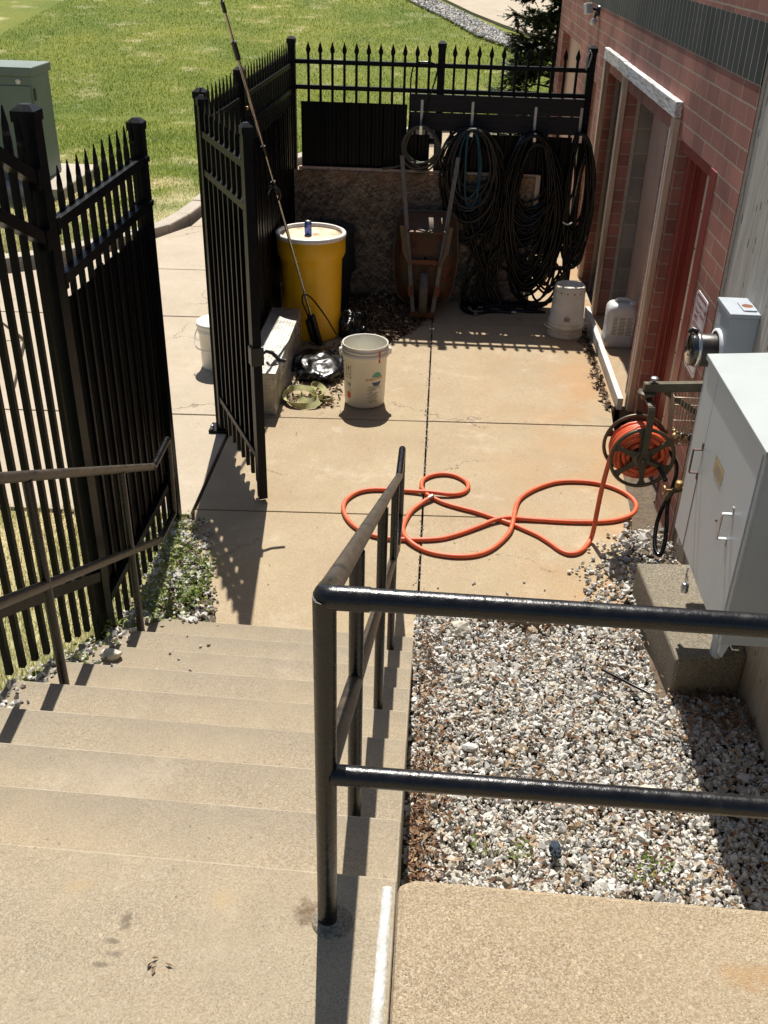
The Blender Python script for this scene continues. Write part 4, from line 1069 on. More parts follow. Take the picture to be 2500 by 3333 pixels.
def handle(parent, y, z0, z1, so=.034):
    mb = MB()
    for a, b in (((cx-.001,y,z1+.028),(cx-.001,y,z1)), ((cx-.001,y,z1),(cx-so,y,z1)), ((cx-so,y,z1),(cx-so,y,z0)), ((cx-so,y,z0),(cx-.001,y,z0)), ((cx-.001,y,z0),(cx-.001,y,z0-.028))):
        mb.beam(a, b, .014, .004, (1,0,0) if abs(a[2]-b[2]) > .001 else (0,0,1))
    return mb.build('handle', M['galv'] if parent is nd else M['rustdark'], parent)
handle(nd, 2.96, .955, 1.055); handle(fd, 3.435, .962, 1.062)
mb = MB(); mb.add([(cx-.0012,3.264,1.127),(cx-.0012,3.139,1.125),(cx-.0012,3.147,1.060),(cx-.0012,3.260,1.064)], [(0,1,2,3)]); mb.build('rating_plate', M['plate'], nd)
mb = MB()
for k in range(5): mb.box((cx-.0018,3.165,1.073+k*.009),(cx-.0014,3.245-.02*(k%2),1.076+k*.009))
mb.build('plate_print', M['inkgrey'], nd)
MB().box((cx-.0011,3.4215,.625),(cx-.0003,3.428,.945)).build('rust_streak', M['rust'], fd)
mb = MB(); mb.lathe([(.001,.006),(.004,.005),(.005,0)], (cx,3.10,.945), 8, (-1,0,0)); mb.build('keyhole', M['rust'], nd)
MB().tube([(cx-.012,3.262,.632),(cx-.016,3.258,.60),(cx-.012,3.252,.575)], .0028, 6).build('hasp', M['galv'], fd)
LK = thing('padlock', (cx-.012,3.245,.53), 'small padlock hanging open below the cabinet door', 'padlock')
MB().tube(fillet([(cx-.012,3.247,.56),(cx-.012,3.244,.60),(cx-.012,3.262,.60),(cx-.012,3.260,.565)],.006), .003, 8).build('shackle', M['chrome'], LK)
mb = MB(); mb.lathe([(.001,0),(.013,.001),(.0145,.006),(.0145,.034),(.011,.040),(.001,.041)], (cx-.012,3.248,.523), 16, (0,.12,1)); mb.build('lock_body', M['galv'], LK)
for y in (cy0+.03, cy1-.03): MB().prism([(cx+.016,cz0),(cx+.05,cz0),(cx+.03,cz0-.075),(cx+.016,cz0-.06)], y-.008, y+.008, 1).build('mounting_foot', M['cab'], CB)
for y, x in ((3.30,1.25), (3.42,1.29)): MB().tube([(x,y,.18),(x,y,cz0+.01)], .026, 16).build('conduit', M['cab'], CB)
MB().tube([(1.34,3.62,.9),(1.34,3.62,.0)], .014, 10).build('conduit', M['cab'], CB)
PD = MB(); random.seed(5)
PD.prism([(1.078,3.242),(1.383,3.30),(1.383,3.985),(1.03,3.965)], -.08, .188)
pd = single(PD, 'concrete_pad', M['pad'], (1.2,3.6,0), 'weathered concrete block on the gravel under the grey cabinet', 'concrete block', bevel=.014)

# ------------------------------------------------------------------ hose reel
HR = thing('hose_reel', (1.08, 4.5, .52), 'bronze wall-mounted swing-arm hose reel wound with orange hose', 'hose reel')
rc = V((1.074, 4.50, .515)); TL = Matrix.Rotation(math.radians(4), 4, 'Z')
def reel_disc(yo, name):
    mb = MB(); R = .166
    mb.tube([(R*.945*math.cos(2*PI*i/48), yo, R*.945*math.sin(2*PI*i/48)) for i in range(48)], .0095, 8, closed=True)
    for k in range(6):
        a = PI/2 + k*PI/3 + .12; d = V((math.cos(a),0,math.sin(a)))
        pd_ = V((-d.z,0,d.x)); pts = [(.03,.022),(.09,.012),(.125,.012),(.150,.024)]
        vs = []
        for r, h in pts: vs += [d*r+pd_*h+V((0,yo-.004,0)), d*r-pd_*h+V((0,yo-.004,0)), d*r-pd_*h+V((0,yo+.004,0)), d*r+pd_*h+V((0,yo+.004,0))]
        mb.add(vs, [(i*4+q, i*4+(q+1)%4, i*4+4+(q+1)%4, i*4+4+q) for i in range(3) for q in range(4)])
    mb.lathe([(.001,-.012),(.03,-.012),(.048,-.006),(.052,.004),(.001,.004)], (0,yo,0), 24, (0,1,0))
    mb.xf(Matrix.Translation(rc) @ TL); return mb.build(name, M['bronze'], HR)
reel_disc(-.082, 'reel_disc'); reel_disc(.085, 'reel_disc')
mb = MB(); mb.tube([(0,-.11,0),(0,.11,0)], .03, 16); mb.xf(Matrix.Translation(rc) @ TL); mb.build('axle', M['bronze'], HR)
mb = MB(); mb.beam((0,-.105,.02-.035),(0,-.105,.245), .034, .008, (0,1,0)); mb.tube(fillet([(0,-.105,.24),(0,-.105,.285),(0,-.03,.292)],.04,5),.001,4)
arc = fillet([(0,-.105,.235),(0,-.103,.287),(0,-.02,.290)], .045, 6)
for a, b in zip(arc, arc[1:]): mb.beam(a, b, .034, .008, (0,1,.3))
mb.beam((0,.105,-.03),(0,.105,.285), .034, .008, (0,1,0)); mb.beam((0,-.025,.290),(0,.108,.290), .034, .008)
mb.lathe([(.001,-.014),(.014,-.012),(.014,0)], (0,-.108,0), 6, (0,1,0))
mb.xf(Matrix.Translation(rc) @ TL); mb.build('yoke', M['bronze'], HR)
sw = rc + V((-.006,.0,.292))
MB().lathe([(.001,.024),(.046,.024),(.048,.018),(.030,.012),(.026,-.012),(.001,-.012)], sw+V((0,0,.006)), 28).build('swivel_plate', M['bronze'], HR)
ah = sw + V((-.0,.0,.055))
mb = MB(); mb.beam(ah+V((-.022,0,0)), (1.3735,4.52,ah.z+.012), .036, .046); mb.lathe([(.001,.026),(.013,.026),(.015,.0)], ah+V((-.006,0,.0)), 12); mb.build('arm', M['bronze'], HR, bevel=.003)
MB().lathe([(.001,.054),(.016,.053),(.022,.046),(.016,.038),(.007,.034),(.007,.02)], ah+V((.024,0,0)), 16).build('lock_knob', M['galv'], HR)
MB().beam(ah+V((.09,.012,-.022)), (1.372,4.52,ah.z-.16), .028, .012, (0,1,0)).build('brace', M['bronze'], HR)
MB().box((1.360,4.46,ah.z-.22),(1.374,4.60,ah.z+.05)).build('wall_plate', M['bronze'], HR)
ck = MB(); ck.beam((0,-.098,0),(.10,-.104,-.045), .018, .006, (0,1,0)); ck.xf(Matrix.Translation(rc) @ TL); ck.build('crank', M['bronze'], HR)
ck = MB(); ck.tube([(.088,-.10,-.040),(.105,-.178,-.072)], .0125, 12); ck.xf(Matrix.Translation(rc) @ TL); ck.build('crank_grip', M['blackplastic'], HR)
# the orange hose: coiled on the reel, hanging, then looping over the paving
HG = [(0.883,4.415),(0.828,4.316),(0.769,4.283),(0.722,4.310),(0.678,4.371),(0.620,4.442),(0.560,4.492),(0.511,4.531),(0.461,4.564),(0.385,4.607),(0.294,4.660),(0.202,4.698),(0.122,4.737),(0.061,4.785),(0.019,4.828),(-0.013,4.908),(-0.006,4.995),(0.049,5.059),(0.120,5.082),(0.190,5.059),(0.246,4.992),(0.251,4.921),(0.217,4.862),(0.148,4.835),(0.053,4.837),(-0.029,4.850),(-0.098,4.857),(-0.180,4.860),(-0.290,4.854),(-0.369,4.816),(-0.423,4.736),(-0.438,4.646),(-0.420,4.557),(-0.380,4.473),(-0.322,4.405),(-0.256,4.363),(-0.166,4.341),(-0.052,4.340),(0.049,4.352),(0.124,4.376),(0.213,4.433),(0.304,4.503),(0.383,4.566),(0.463,4.602),(0.542,4.607),(0.646,4.607),(0.776,4.605),(0.907,4.613),(1.013,4.631),(1.097,4.670),(1.158,4.728),(1.191,4.811),(1.184,4.891),(1.141,4.970),(1.068,5.034),(0.975,5.067),(0.864,5.070),(0.764,5.046),(0.675,4.987),(0.601,4.915),(0.541,4.826),(0.511,4.715),(0.495,4.597),(0.469,4.470),(0.413,4.357),(0.348,4.270),(0.273,4.221),(0.187,4.204),(0.100,4.212),(0.026,4.238),(-0.038,4.290),(-0.084,4.356),(-0.100,4.439),(-0.091,4.526),(-0.062,4.632),(-0.012,4.716),(0.031,4.766)]
def catmull(P, k=4):
    P = [V(p) for p in P]; out = []
    for i in range(len(P)-1):
        a, b, c, d = P[max(i-1,0)], P[i], P[i+1], P[min(i+2,len(P)-1)]
        for j in range(k):
            t = j/k; out.append(.5*((2*b)+(c-a)*t+(2*a-5*b+4*c-d)*t*t+(3*b-a-3*c+d)*t**3))
    out.append(P[-1]); return out
HRAD = .0128
gp = []
for i, (a, b) in enumerate(HG):
    z = HRAD
    for j in range(i-6):      # lift where it crosses over an earlier stretch
        dd = math.hypot(a-HG[j][0], b-HG[j][1])
        if dd < .055: z = max(z, HRAD + (2*HRAD)*(1-dd/.055)*1.05)
    gp.append((a, b, z+.001))
for _ in range(2):
    zs = [p[2] for p in gp]; gp = [(p[0], p[1], max(p[2], (zs[max(i-1,0)]+zs[min(i+1,len(zs)-1)])/2*.92)) for i, p in enumerate(gp)]
OH = thing('garden_hose', (.5, 4.6, 0), 'orange rubber hose looping over the paving and up on to the reel', 'hose')
hang = [(rc.x-.03, rc.y-.03, rc.z+.135), (rc.x-.085, rc.y-.03, rc.z+.10), (rc.x-.128, rc.y-.03, rc.z+.035), (.930,4.475,.44), (.914,4.465,.30), (.905,4.452,.16), (.898,4.435,.06)]
MB().tube(catmull(hang + gp), HRAD, 10).build('loose_hose', M['hoseorange'], OH)
coil = []; random.seed(4)
for layer, (r, nt_) in enumerate(((.062,6),(.085,6),(.107,5.6),(.128,4.6))):
    steps_ = int(nt_*22)
    for i in range(steps_):
        a = 2*PI*i/22; t = i/steps_; yy = (-.066 + .132*(t if layer % 2 == 0 else 1-t))
        rr = r + .004*math.sin(a*1.7+layer)
        coil.append(rc + V((rr*math.cos(a), yy, rr*math.sin(a))))
MB().tube(coil, HRAD*.96, 8).build('wound_hose', M['hoseorange'], OH)
e = V(gp[-1]); ed = (e - V(gp[-2])).normalized(); MB().tube([e-ed*.004, e+ed*.03], HRAD*1.12, 12).build('hose_end', M['galv'], OH)

SP = thing('wall_spigot', (1.36, 4.58, .25), 'brass wall tap beside the cabinet with a wheel handle', 'tap')
MB().tube([(1.376,4.585,.262),(1.325,4.585,.255)], .013, 10).build('pipe', M['bronze'], SP)
MB().tube(fillet([(1.345,4.585,.258),(1.31,4.585,.25),(1.285,4.59,.19)],.015), .015, 10).build('valve_body', M['bronze'], SP)
MB().lathe([(.001,.045),(.020,.045),(.020,.015),(.012,0)], (1.335,4.585,.258), 16).build('vacuum_cap', M['brass'], SP)
MB().tube([(1.30,4.585,.25),(1.262,4.58,.252)], .006, 8).lathe([(.024,-.005),(.027,0),(.024,.005),(.016,.004),(.016,-.004),(.024,-.005)], (1.262,4.58,.252), 12, (1,0,0)).build('handle', M['brass'], SP)
BH = [(1.287,4.592,.185),(1.27,4.585,.13),(1.25,4.55,.07),(1.232,4.47,.02),(1.228,4.40,-.01),(1.245,4.36,-.015),(1.268,4.40,.03),(1.28,4.47,.10),(1.288,4.55,.16),(1.31,4.62,.22),(1.33,4.66,.30),(1.315,4.66,.38),(1.25,4.64,.46),(1.16,4.61,.51),(1.09,4.60,.515)]
mb = MB(); mb.tube(catmull(BH, 5), .0115, 10); single(mb, 'supply_hose', M['hoseblack'], (1.25,4.5,0), 'short black hose looping from the brass tap back up behind the reel', 'hose')
# wire basket with fittings under the arm
WB = thing('wire_basket', (1.28, 4.5, .58), 'rusty wire basket on the wall next to the hose reel arm', 'basket')
mb = MB(); bx0, bx1, by0, by1, bz0, bz1 = 1.185, 1.371, 4.43, 4.56, .585, .845
def wire(pts, r=.0022, cl=False): mb.tube(pts, r, 5, closed=cl)
for z, g in ((bz1,0),(bz1-.09,.01),(bz1-.17,.02),(bz0,.03)): wire([(bx0+g,by0+g,z),(bx1,by0+g,z),(bx1,by1-g,z),(bx0+g,by1-g,z)], .0032 if z == bz1 else .0022, True)
for i in range(7):
    t = i/6; y = by0+.01+(by1-by0-.02)*t
    wire([(bx0,y,bz1),(bx0+.03,y,bz0),(bx1,y,bz0),(bx1,y,bz1)])
for i in range(1,10):
    x = bx0+.03+(bx1-bx0-.03)*i/10; wire([(x-.01,by0,bz1),(x,by0+.03,bz0),(x,by1-.03,bz0),(x-.01,by1,bz1)])
mb.build('basket_wires', M['wire'], WB)
random.seed(9)
for i, (dx, dy, mt, nm, lab) in enumerate(((.05,.05,'brass','hose_fitting','brass hose nozzle in the wire basket, nearer one'), (.085,.07,'brass','hose_fitting','brass hose coupling in the wire basket, further one'), (.13,.06,'blackplastic','hose_fitting','black hose connector lying in the wire basket'), (.055,.10,'bin','spray_nozzle','dark blue spray nozzle in the far end of the wire basket'))):
    c = V((bx0+dx, by0+dy, bz0+.025)); d = V((random.uniform(-1,1), random.uniform(-1,1), .15)).normalized()
    mb = MB(); mb.lathe([(.001,-.04),(.014,-.04),(.014,-.015),(.020,-.013),(.020,.006),(.012,.01),(.012,.034),(.017,.036),(.017,.046),(.001,.046)], c, 14, d)
    single(mb, nm, M[mt], tuple(c), lab, 'hose fitting')

# ------------------------------------------------------------------ boards, hooks and hoses on the far fence
o = single(MB().box((-.262, FY-.062, 1.523), (1.10, FY-.036, 1.652)), 'hanging_board', M['blackboard'], (.4, FY-.05, 1.53), 'upper black plank bolted across the far fence, carrying the hose hooks', 'board', bevel=.003)
o = single(MB().box((-.266, FY-.063, 1.385), (1.10, FY-.037, 1.517)), 'hanging_board', M['blackboard'], (.4, FY-.05, 1.39), 'lower black plank bolted across the far fence behind the hose tops', 'board', bevel=.003)
single(MB().box((-1.20, FY-.092, .0), (.772, FY-.072, 1.052)), 'strand_board', M['osb'], (-.2, FY-.08, 0), 'wide rough strand board panel standing against the far fence behind the wheelbarrow', 'board')
mb = MB(); mb.box((-1.155, FY-.071, 1.03), (.80, FY-.045, 1.075)); mb.box((.776, FY-.09, .0), (.815, FY-.06, 1.075))
single(mb, 'board_edging', M['stud'], (-.2, FY-.06, 0), 'grey timber edging along the top and right of the strand board', 'board')
# upside-down mill stamp on the board
SA = thing('board_stamp', (-.5, FY-.0925, .72), 'faded upside-down black stamp printed on the strand board beside the drum', 'stamp')
mb = MB(); yb = FY-.0922
for x0, z0, x1, z1 in ((-.73,.735,-.53,.739), (-.73,.665,-.53,.669), (-.530,.665,-.525,.739), (-.515,.66,-.511,.742), (-.365,.66,-.361,.735)): mb.box((x0,yb-.0006,z0),(x1,yb,z1))
text_mb('APA', .036, (-.385,yb,.682), (-1,0,0), (0,0,-1), mb, lift=.0004, bold=.002)
text_mb('MILL 175', .026, (-.375,yb,.722), (-1,0,0), (0,0,-1), mb, lift=.0004, bold=.0005)
text_mb('SIZED FOR SPACING', .016, (-.56,yb,.708), (-1,0,0), (0,0,-1), mb, lift=.0004)
mb.tube([(-.475+.022*math.cos(a*PI/8), yb-.0004, .705+.022*math.sin(a*PI/8)) for a in range(16)], .0014, 4, closed=True)
mb.build('print', M['ink'], SA)
def hook(i, x, z, label):
    H_ = thing('hose_hook', (x, FY-.07, z), label, 'hook', 'steel hooks on the black boards')
    MB().box((x-.010, FY-.0665, z-.02), (x+.010, FY-.0632, z+.215)).build('strap', M['galv'], H_)
    mb = MB(); mb.beam((x,FY-.066,z-.018),(x,FY-.185,z-.022),.020,.0035); mb.beam((x,FY-.184,z-.024),(x,FY-.186,z+.040),.020,.0035,(0,1,0)); mb.build('prong', M['chrome'], H_)
    return H_
HKS = [(-.168,1.395), (.232,1.392), (.728,1.370), (1.085,1.375)]
for i, ((x, z), lb) in enumerate(zip(HKS, ('steel strap hook holding the small olive hose coil', 'steel strap hook holding the coil with the teal hose', 'steel strap hook holding the biggest black hose coil', 'steel strap hook nearest the brick wall, holding a long black coil'))): hook(i, x, z, lb)

def hang_coil(mb, hx, hz, n, wl, wr, bots, r, seed, yc=FY-.128, tophw=.05, dep=.05, mi=0, var=.72):
    """closed loops hanging from a hook: wl/wr side reach, bots = (lowest range)"""
    rr = random.Random(seed)
    for i in range(n):
        t = i/max(1, n-1)
        L_ = wl*rr.uniform(var,1.)*(var+(1-var)*t); R_ = wr*rr.uniform(var,1.)*(var+(1-var)*t); zb = bots[0]+(bots[1]-bots[0])*rr.random()
        H_ = hz - zb; xb = hx + (R_-L_)*.35 + rr.uniform(-.03,.03); y0 = yc + rr.uniform(-dep,dep); ph = rr.uniform(-.01,.012)
        m = 44; pts = []
        for k in range(m):
            a = 2*PI*k/m; s_, c_ = math.sin(a), math.cos(a)
            side = R_ if s_ > 0 else L_
            # narrow at the top, full width low down
            f = .80 + .20*(1-c_) if c_ > 0 else 1.
            sg = abs(s_)**(.85 if c_ > 0 else 1.)
            x = hx + (xb-hx)*(1-c_)/2 + math.copysign(side*sg*f, s_)
            z = hz + .022 + ph - H_*(1-c_)/2
            y = y0 + .012*math.sin(2*a+i) + .018*(1-c_)/2*rr.uniform(-1,1)*.3
            pts.append((x + .006*math.sin(3*a+i*1.3), y, z))
        mb.tube(pts, r*rr.uniform(.9,1.1), 7, closed=True, mi=mi)
mb = MB(); hang_coil(mb, -.168, 1.395, 7, .150, .155, (1.075, 1.12), .0078, 3, dep=.03, var=.9)
mb.tube(catmull([(-.30,FY-.13,1.15),(-.22,FY-.15,1.10),(-.12,FY-.16,1.09),(-.05,FY-.15,1.14),(.02,FY-.15,1.28),(.07,FY-.14,1.32),(.10,FY-.13,1.28)],5), .0078, 7)
mb.tube(catmull([(-.30,FY-.12,1.12),(-.37,FY-.125,1.105),(-.43,FY-.13,1.095)],4), .0078, 7); mb.tube([(-.40,FY-.13,1.10),(-.47,FY-.13,1.088)], .011, 8)
single(mb, 'hose_coil', M['hosedull'], (-.168, FY-.13, 1.08), 'small round coil of olive grey hose on the leftmost hook', 'hose coil')
HC2 = thing('hose_coil', (.26, FY-.13, .7), 'mixed dark hose coil with a teal hose inside, on the second hook', 'hose coil')
mb = MB(); hang_coil(mb, .232, 1.395, 19, .25, .28, (.48, .98), .0105, 5, var=.78); hang_coil(mb, .30, 1.36, 8, .20, .26, (.40,.70), .009, 17)
mb.build('dark_loops', M['hoseblack'], HC2)
mb = MB(); hang_coil(mb, .25, 1.40, 8, .24, .275, (.62, .98), .0085, 6, yc=FY-.15); mb.build('brown_loops', M['hosebrown'], HC2)
mb = MB(); hang_coil(mb, .232, 1.392, 2, .085, .105, (.80, .92), .0098, 8, yc=FY-.175, dep=.012); mb.tube(catmull([(.13,FY-.14,.86),(.18,FY-.16,.80),(.28,FY-.16,.80),(.34,FY-.15,.90)],5), .0095, 7)
mb.tube(catmull([(.34,FY-.14,.92),(.33,FY-.14,.55),(.24,FY-.15,.28),(.10,FY-.2,.12),(.03,FY-.24,.03)],5), .009, 7); mb.build('teal_hose', M['hoseteal'], HC2)
mb = MB(); hang_coil(mb, .728, 1.372, 44, .235, .255, (.20, .85), .0110, 9, dep=.06, var=.72)
hang_coil(mb, .76, 1.30, 18, .23, .30, (.10,.42), .0105, 19, dep=.06)
single(mb, 'hose_coil', M['hoseblack'], (.728, FY-.13, .25), 'biggest coil of black hose, on the third hook', 'hose coil')
HC4 = thing('hose_coil', (1.085, FY-.13, .35), 'long narrow coil of black hose on the hook nearest the brick wall', 'hose coil')
mb = MB(); hang_coil(mb, 1.085, 1.378, 18, .080, .165, (.30, .70), .0105, 10, dep=.05, var=.74)
hang_coil(mb, 1.16, 1.22, 7, .07, .09, (.32, .5), .0086, 12, dep=.04)
mb.tube(catmull([(1.05,FY-.17,1.30),(1.08,FY-.18,1.0),(1.02,FY-.18,.80),(1.06,FY-.18,.55),(1.08,FY-.18,.42)],5), .009, 7); mb.build('loops', M['hoseblack'], HC4)
MB().tube(catmull([(1.02,FY-.19,.735),(1.06,FY-.20,.72),(1.10,FY-.19,.735)],5), .006, 6).build('white_tie', M['pail'], HC4)
# hoses trailing from the coils on to the ground
mb = MB(); yv = FY
for pts in ([(.36,yv-.14,1.0),(.34,yv-.15,.6),(.27,yv-.16,.30),(.24,yv-.2,.08),(.29,yv-.34,.015),(.36,yv-.42,.012),(.50,yv-.36,.012),(.66,yv-.36,.012)],
            [(.48,yv-.14,.9),(.42,yv-.15,.55),(.30,yv-.17,.25),(.27,yv-.22,.05),(.34,yv-.20,.012),(.52,yv-.15,.012),(.74,yv-.13,.014),(.99,yv-.05,.012)],
            [(.60,yv-.14,.75),(.50,yv-.15,.45),(.46,yv-.16,.22),(.52,yv-.18,.06),(.66,yv-.16,.03),(.82,yv-.13,.03),(1.0,yv-.15,.05),(1.08,yv-.12,.2)],
            [(.44,yv-.13,.7),(.36,yv-.14,.35),(.38,yv-.17,.12),(.46,yv-.2,.03),(.6,yv-.22,.022),(.80,yv-.2,.02),(.92,yv-.17,.03),(1.02,yv-.12,.12),(1.05,yv-.12,.35)],
            [(.25,yv-.2,.06),(.24,yv-.30,.02),(.28,yv-.40,.014),(.34,yv-.44,.014)],
            [(.42,yv-.29,.012),(.56,yv-.33,.013),(.72,yv-.30,.012),(.86,yv-.24,.012),(.97,yv-.16,.03)],
            [(.70,yv-.1,.55),(.62,yv-.12,.3),(.70,yv-.14,.10),(.84,yv-.1,.10),(.95,yv-.05,.22),(1.0,yv-.05,.36),(1.07,yv-.06,.28),(1.14,yv-.1,.12)],
            [(.36,yv-.12,.5),(.48,yv-.12,.38),(.60,yv-.13,.30),(.72,yv-.12,.26)]):
    mb.tube(catmull(pts, 6), .0105, 7)
rr_ = random.Random(41)
for q in range(16):
    x0 = rr_.uniform(.22,.62); x1 = rr_.uniform(.24,.95); z0 = rr_.uniform(.45,.95); xm = rr_.uniform(.22,.55); yq = yv-rr_.uniform(.12,.20)
    mb.tube(catmull([(x0,yq,z0),((x0+xm)/2+rr_.uniform(-.05,.02),yq,z0*.6),(xm,yq-.02,z0*.28),(xm+.05,yq-.05,.05),((xm+x1)/2,yv-rr_.uniform(.10,.32),.014),(x1,yv-rr_.uniform(.05,.35),.014)],6), .0105, 7)
for q in range(9):
    x0, x1 = rr_.uniform(.62,.86), rr_.uniform(.98,1.14); zt, zb = rr_.uniform(.30,.55), rr_.uniform(.02,.22); yq = yv-rr_.uniform(.08,.18)
    mb.tube(catmull([(x0,yq,zt+.1),(x0+.03,yq,zb+.12),((x0+x1)/2,yq,zb),(x1-.03,yq,zb+.12),(x1,yq,zt)],6), .0105, 7)
HT = thing('trailing_hoses', (.6, yv-.2, 0), 'tangle of black hose ends trailing over the ground under the coils', 'hoses')
mb.build('tails', M['hoseblack'], HT)
for p, q in (((.66,yv-.36,.014),(.70,yv-.36,.014)), ((.42,yv-.29,.014),(.385,yv-.275,.014)), ((.345,yv-.44,.016),(.365,yv-.452,.016)), ((.74,yv-.13,.03),(.775,yv-.11,.03))):
    MB().tube([p, q], .0125, 8).build('fitting', M['galv'], HT)
mb = MB(); mb.tube(catmull([(-.29,FY-.09,1.12),(-.265,FY-.08,1.45),(-.265,FY-.05,1.62),(-.262,FY-.045,1.78),(-.235,FY-.04,1.865),(-.16,FY-.03,1.878),(-.09,FY-.04,1.87),(-.06,FY-.05,1.83),(-.09,FY-.06,1.70),(-.145,FY-.08,1.52),(-.165,FY-.12,1.40)],6), .0062, 7)
single(mb, 'black_cable', M['hoseblack'], (-.17, FY-.05, 1.3), 'thin black cable looped over the top rail of the far fence', 'cable')

# ------------------------------------------------------------------ wheelbarrow leaning upright
WBR = thing('wheelbarrow', (-.082, 7.93, 0), 'rusty wheelbarrow tipped upright against the strand board, handles in the air', 'wheelbarrow')
O_ = V((-.084, 7.90, .0)); U_ = V((0, .235, .972)); NN_ = V((0, -.972, .235))
def wb(x, u, n): return O_ + V((x,0,0)) + U_*u + NN_*n
def outline(w_top, w_mid, u0, u1, k=44):
    pts = []
    for i in range(k):
        a = 2*PI*i/k; c, s_ = math.cos(a), math.sin(a)
        e = .26 if s_ > 0 else .40
        x = math.copysign(abs(c)**e, c); v = math.copysign(abs(s_)**e, s_)
        wd = w_mid if v < .2 else w_mid + (w_top-w_mid)*(v-.2)/.8
        pts.append((x*wd*(1-.16*max(0,-v-.1)), (u0+u1)/2 + v*(u1-u0)/2))
    return pts
rings = [(outline(.235,.258,.09,.815), -.075), (outline(.242,.266,.08,.825), -.07), (outline(.235,.258,.09,.815), -.06), (outline(.205,.225,.15,.76), .02), (outline(.180,.195,.20,.70), .075), (outline(.12,.15,.25,.66), .085), (outline(.01,.01,.44,.47), .086)]
mb = MB(); k = 44; vs = []
for ol, n_ in rings: vs += [wb(x, u, n_) for x, u in ol]
mb.add(vs, [(i*k+j, i*k+(j+1)%k, i*k+k+(j+1)%k, i*k+k+j) for i in range(len(rings)-1) for j in range(k)], True)
mb.build('tub', M['tub'], WBR)
mb = MB(); mb.tube([wb(x, u, -.068) for x, u in outline(.242,.266,.08,.825)], .008, 6, closed=True); mb.build('rim', M['rimsteel'], WBR)
for s_ in (-1, 1):
    MB().beam(wb(s_*.080,.03,.145), wb(s_*.222,1.235,.10), .034, .036, NN_).build('handle', M['greywood'], WBR, bevel=.004)
    lg = MB(); lg.beam(wb(s_*.122,.40,.165), wb(s_*.165,.50,.18), .026, .034, NN_); lg.beam(wb(s_*.165,.495,.18), wb(s_*.195,.705,.225), .036, .030, NN_); lg.build('leg', M['legwood'], WBR, bevel=.003)
    MB().beam(wb(s_*.105,.16,.165), wb(s_*.112,.24,.165), .038, .012, NN_).build('axle_bracket', M['rust'], WBR)
MB().beam(wb(-.150,.665,.150), wb(.150,.665,.150), .050, .012, (0,-.25,.97)).build('crossbar', M['tub'], WBR)
MB().beam(wb(-.13,.425,.13), wb(.13,.425,.13), .034, .02, NN_).build('crossbar', M['rust'], WBR)
MB().box(wb(-.10,.0,.10)-V((0,.05,0)), wb(.10,.0,.10)+V((0,.03,.045))).build('nose_plate', M['rust'], WBR)
MB().lathe([(.03,-.012),(.115,-.024),(.148,-.034),(.163,-.026),(.168,0),(.163,.026),(.148,.034),(.115,.024),(.03,.012)], wb(0,.180,.165), 36, (1,0,0)).build('wheel', M['tyre'], WBR)
mb = MB(); hx = [(-.062,0),(-.058,.024),(0,.036),(.058,.024),(.062,0),(.045,-.026),(0,-.048),(-.045,-.026)]
mb.add([wb(x, .742+u*.8, -.0305+ (.742+u*.8-.70)*-.35 + .022) for x, u in hx], [tuple(range(8))]); mb.build('badge', M['galv'], WBR)

# ------------------------------------------------------------------ yellow drum, bin, can, pole
DM = thing('plastic_drum', (-.942, 7.345, 0), 'big yellow plastic drum with a white ring and a sandy lid', 'drum')
dc = (-.942, 7.345, 0)
mb = MB(); seg = 72
prof = [(.205,0),(.216,.006),(.219,.03),(.232,.55),(.234,.60),(.252,.635),(.258,.65),(.259,.755),(.250,.772)]
mb.lathe(prof, dc, seg)
vs = []
for i, p in enumerate(mb.v):     # shallow flutes below the collar
    x, y, z = p; 
    if .02 < z < .58:
        a = math.atan2(y-dc[1], x-dc[0]); f = .0045*max(0, math.cos(a*9+.5))**6
        r = math.hypot(x-dc[0], y-dc[1]); x, y = dc[0]+(x-dc[0])*(r-f)/r, dc[1]+(y-dc[1])*(r-f)/r
    vs.append((x, y, z))
mb.v = vs
mb.build('body', M['drum'], DM)
MB().lathe([(.250,.765),(.262,.768),(.265,.782),(.262,.797),(.248,.803),(.238,.798),(.236,.775)], dc, seg).build('ring', M['drumrim'], DM)
MB().lathe([(.0001,.776),(.15,.777),(.22,.773),(.2365,.774),(.2365,.78)], dc, seg).build('lid', M['drumlid'], DM)
CN = thing('drink_can', (-.962, 7.335, .777), 'small blue cola can standing on the drum lid', 'can')
cc = (-.962, 7.335, .777)
MB().lathe([(.0001,.003),(.020,.002),(.0235,0),(.0275,.010),(.0275,.085),(.022,.098)], cc, 28).build('body', M['canblue'], CN)
MB().lathe([(.022,.098),(.0225,.101),(.020,.1),(.0001,.098)], cc, 28).build('lid', M['chrome'], CN)
def on_cyl(c, r, a0, pts, lift=.0004, slope=0.):
    """map (s along circumference, z) on to a cylinder side"""
    out = []
    for s_, z in pts:
        rr = r + slope*z + lift; a = a0 + s_/r; out.append((c[0]+rr*math.cos(a), c[1]+rr*math.sin(a), c[2]+z))
    return out
def fan(mb, c, r, a0, ctr, pts, lift, mi=0, slope=0.):
    vs = on_cyl(c, r, a0, [ctr]+list(pts), lift, slope); n = len(pts)
    mb.add(vs, [(0, i+1, (i+1)%n+1) for i in range(n)], False, mi)
def arcpts(cx_, cz_, rx, a0, a1, k=14, rz_=None): return [(cx_+rx*math.cos(a0+(a1-a0)*i/k), cz_+(rz_ or rx)*math.sin(a0+(a1-a0)*i/k)) for i in range(k+1)]
ca = -PI/2+.62
mb = MB()
fan(mb, cc, .0275, ca, (0,.055), arcpts(0,.055,.019,0,2*PI*27/28,27), .0003, 0)
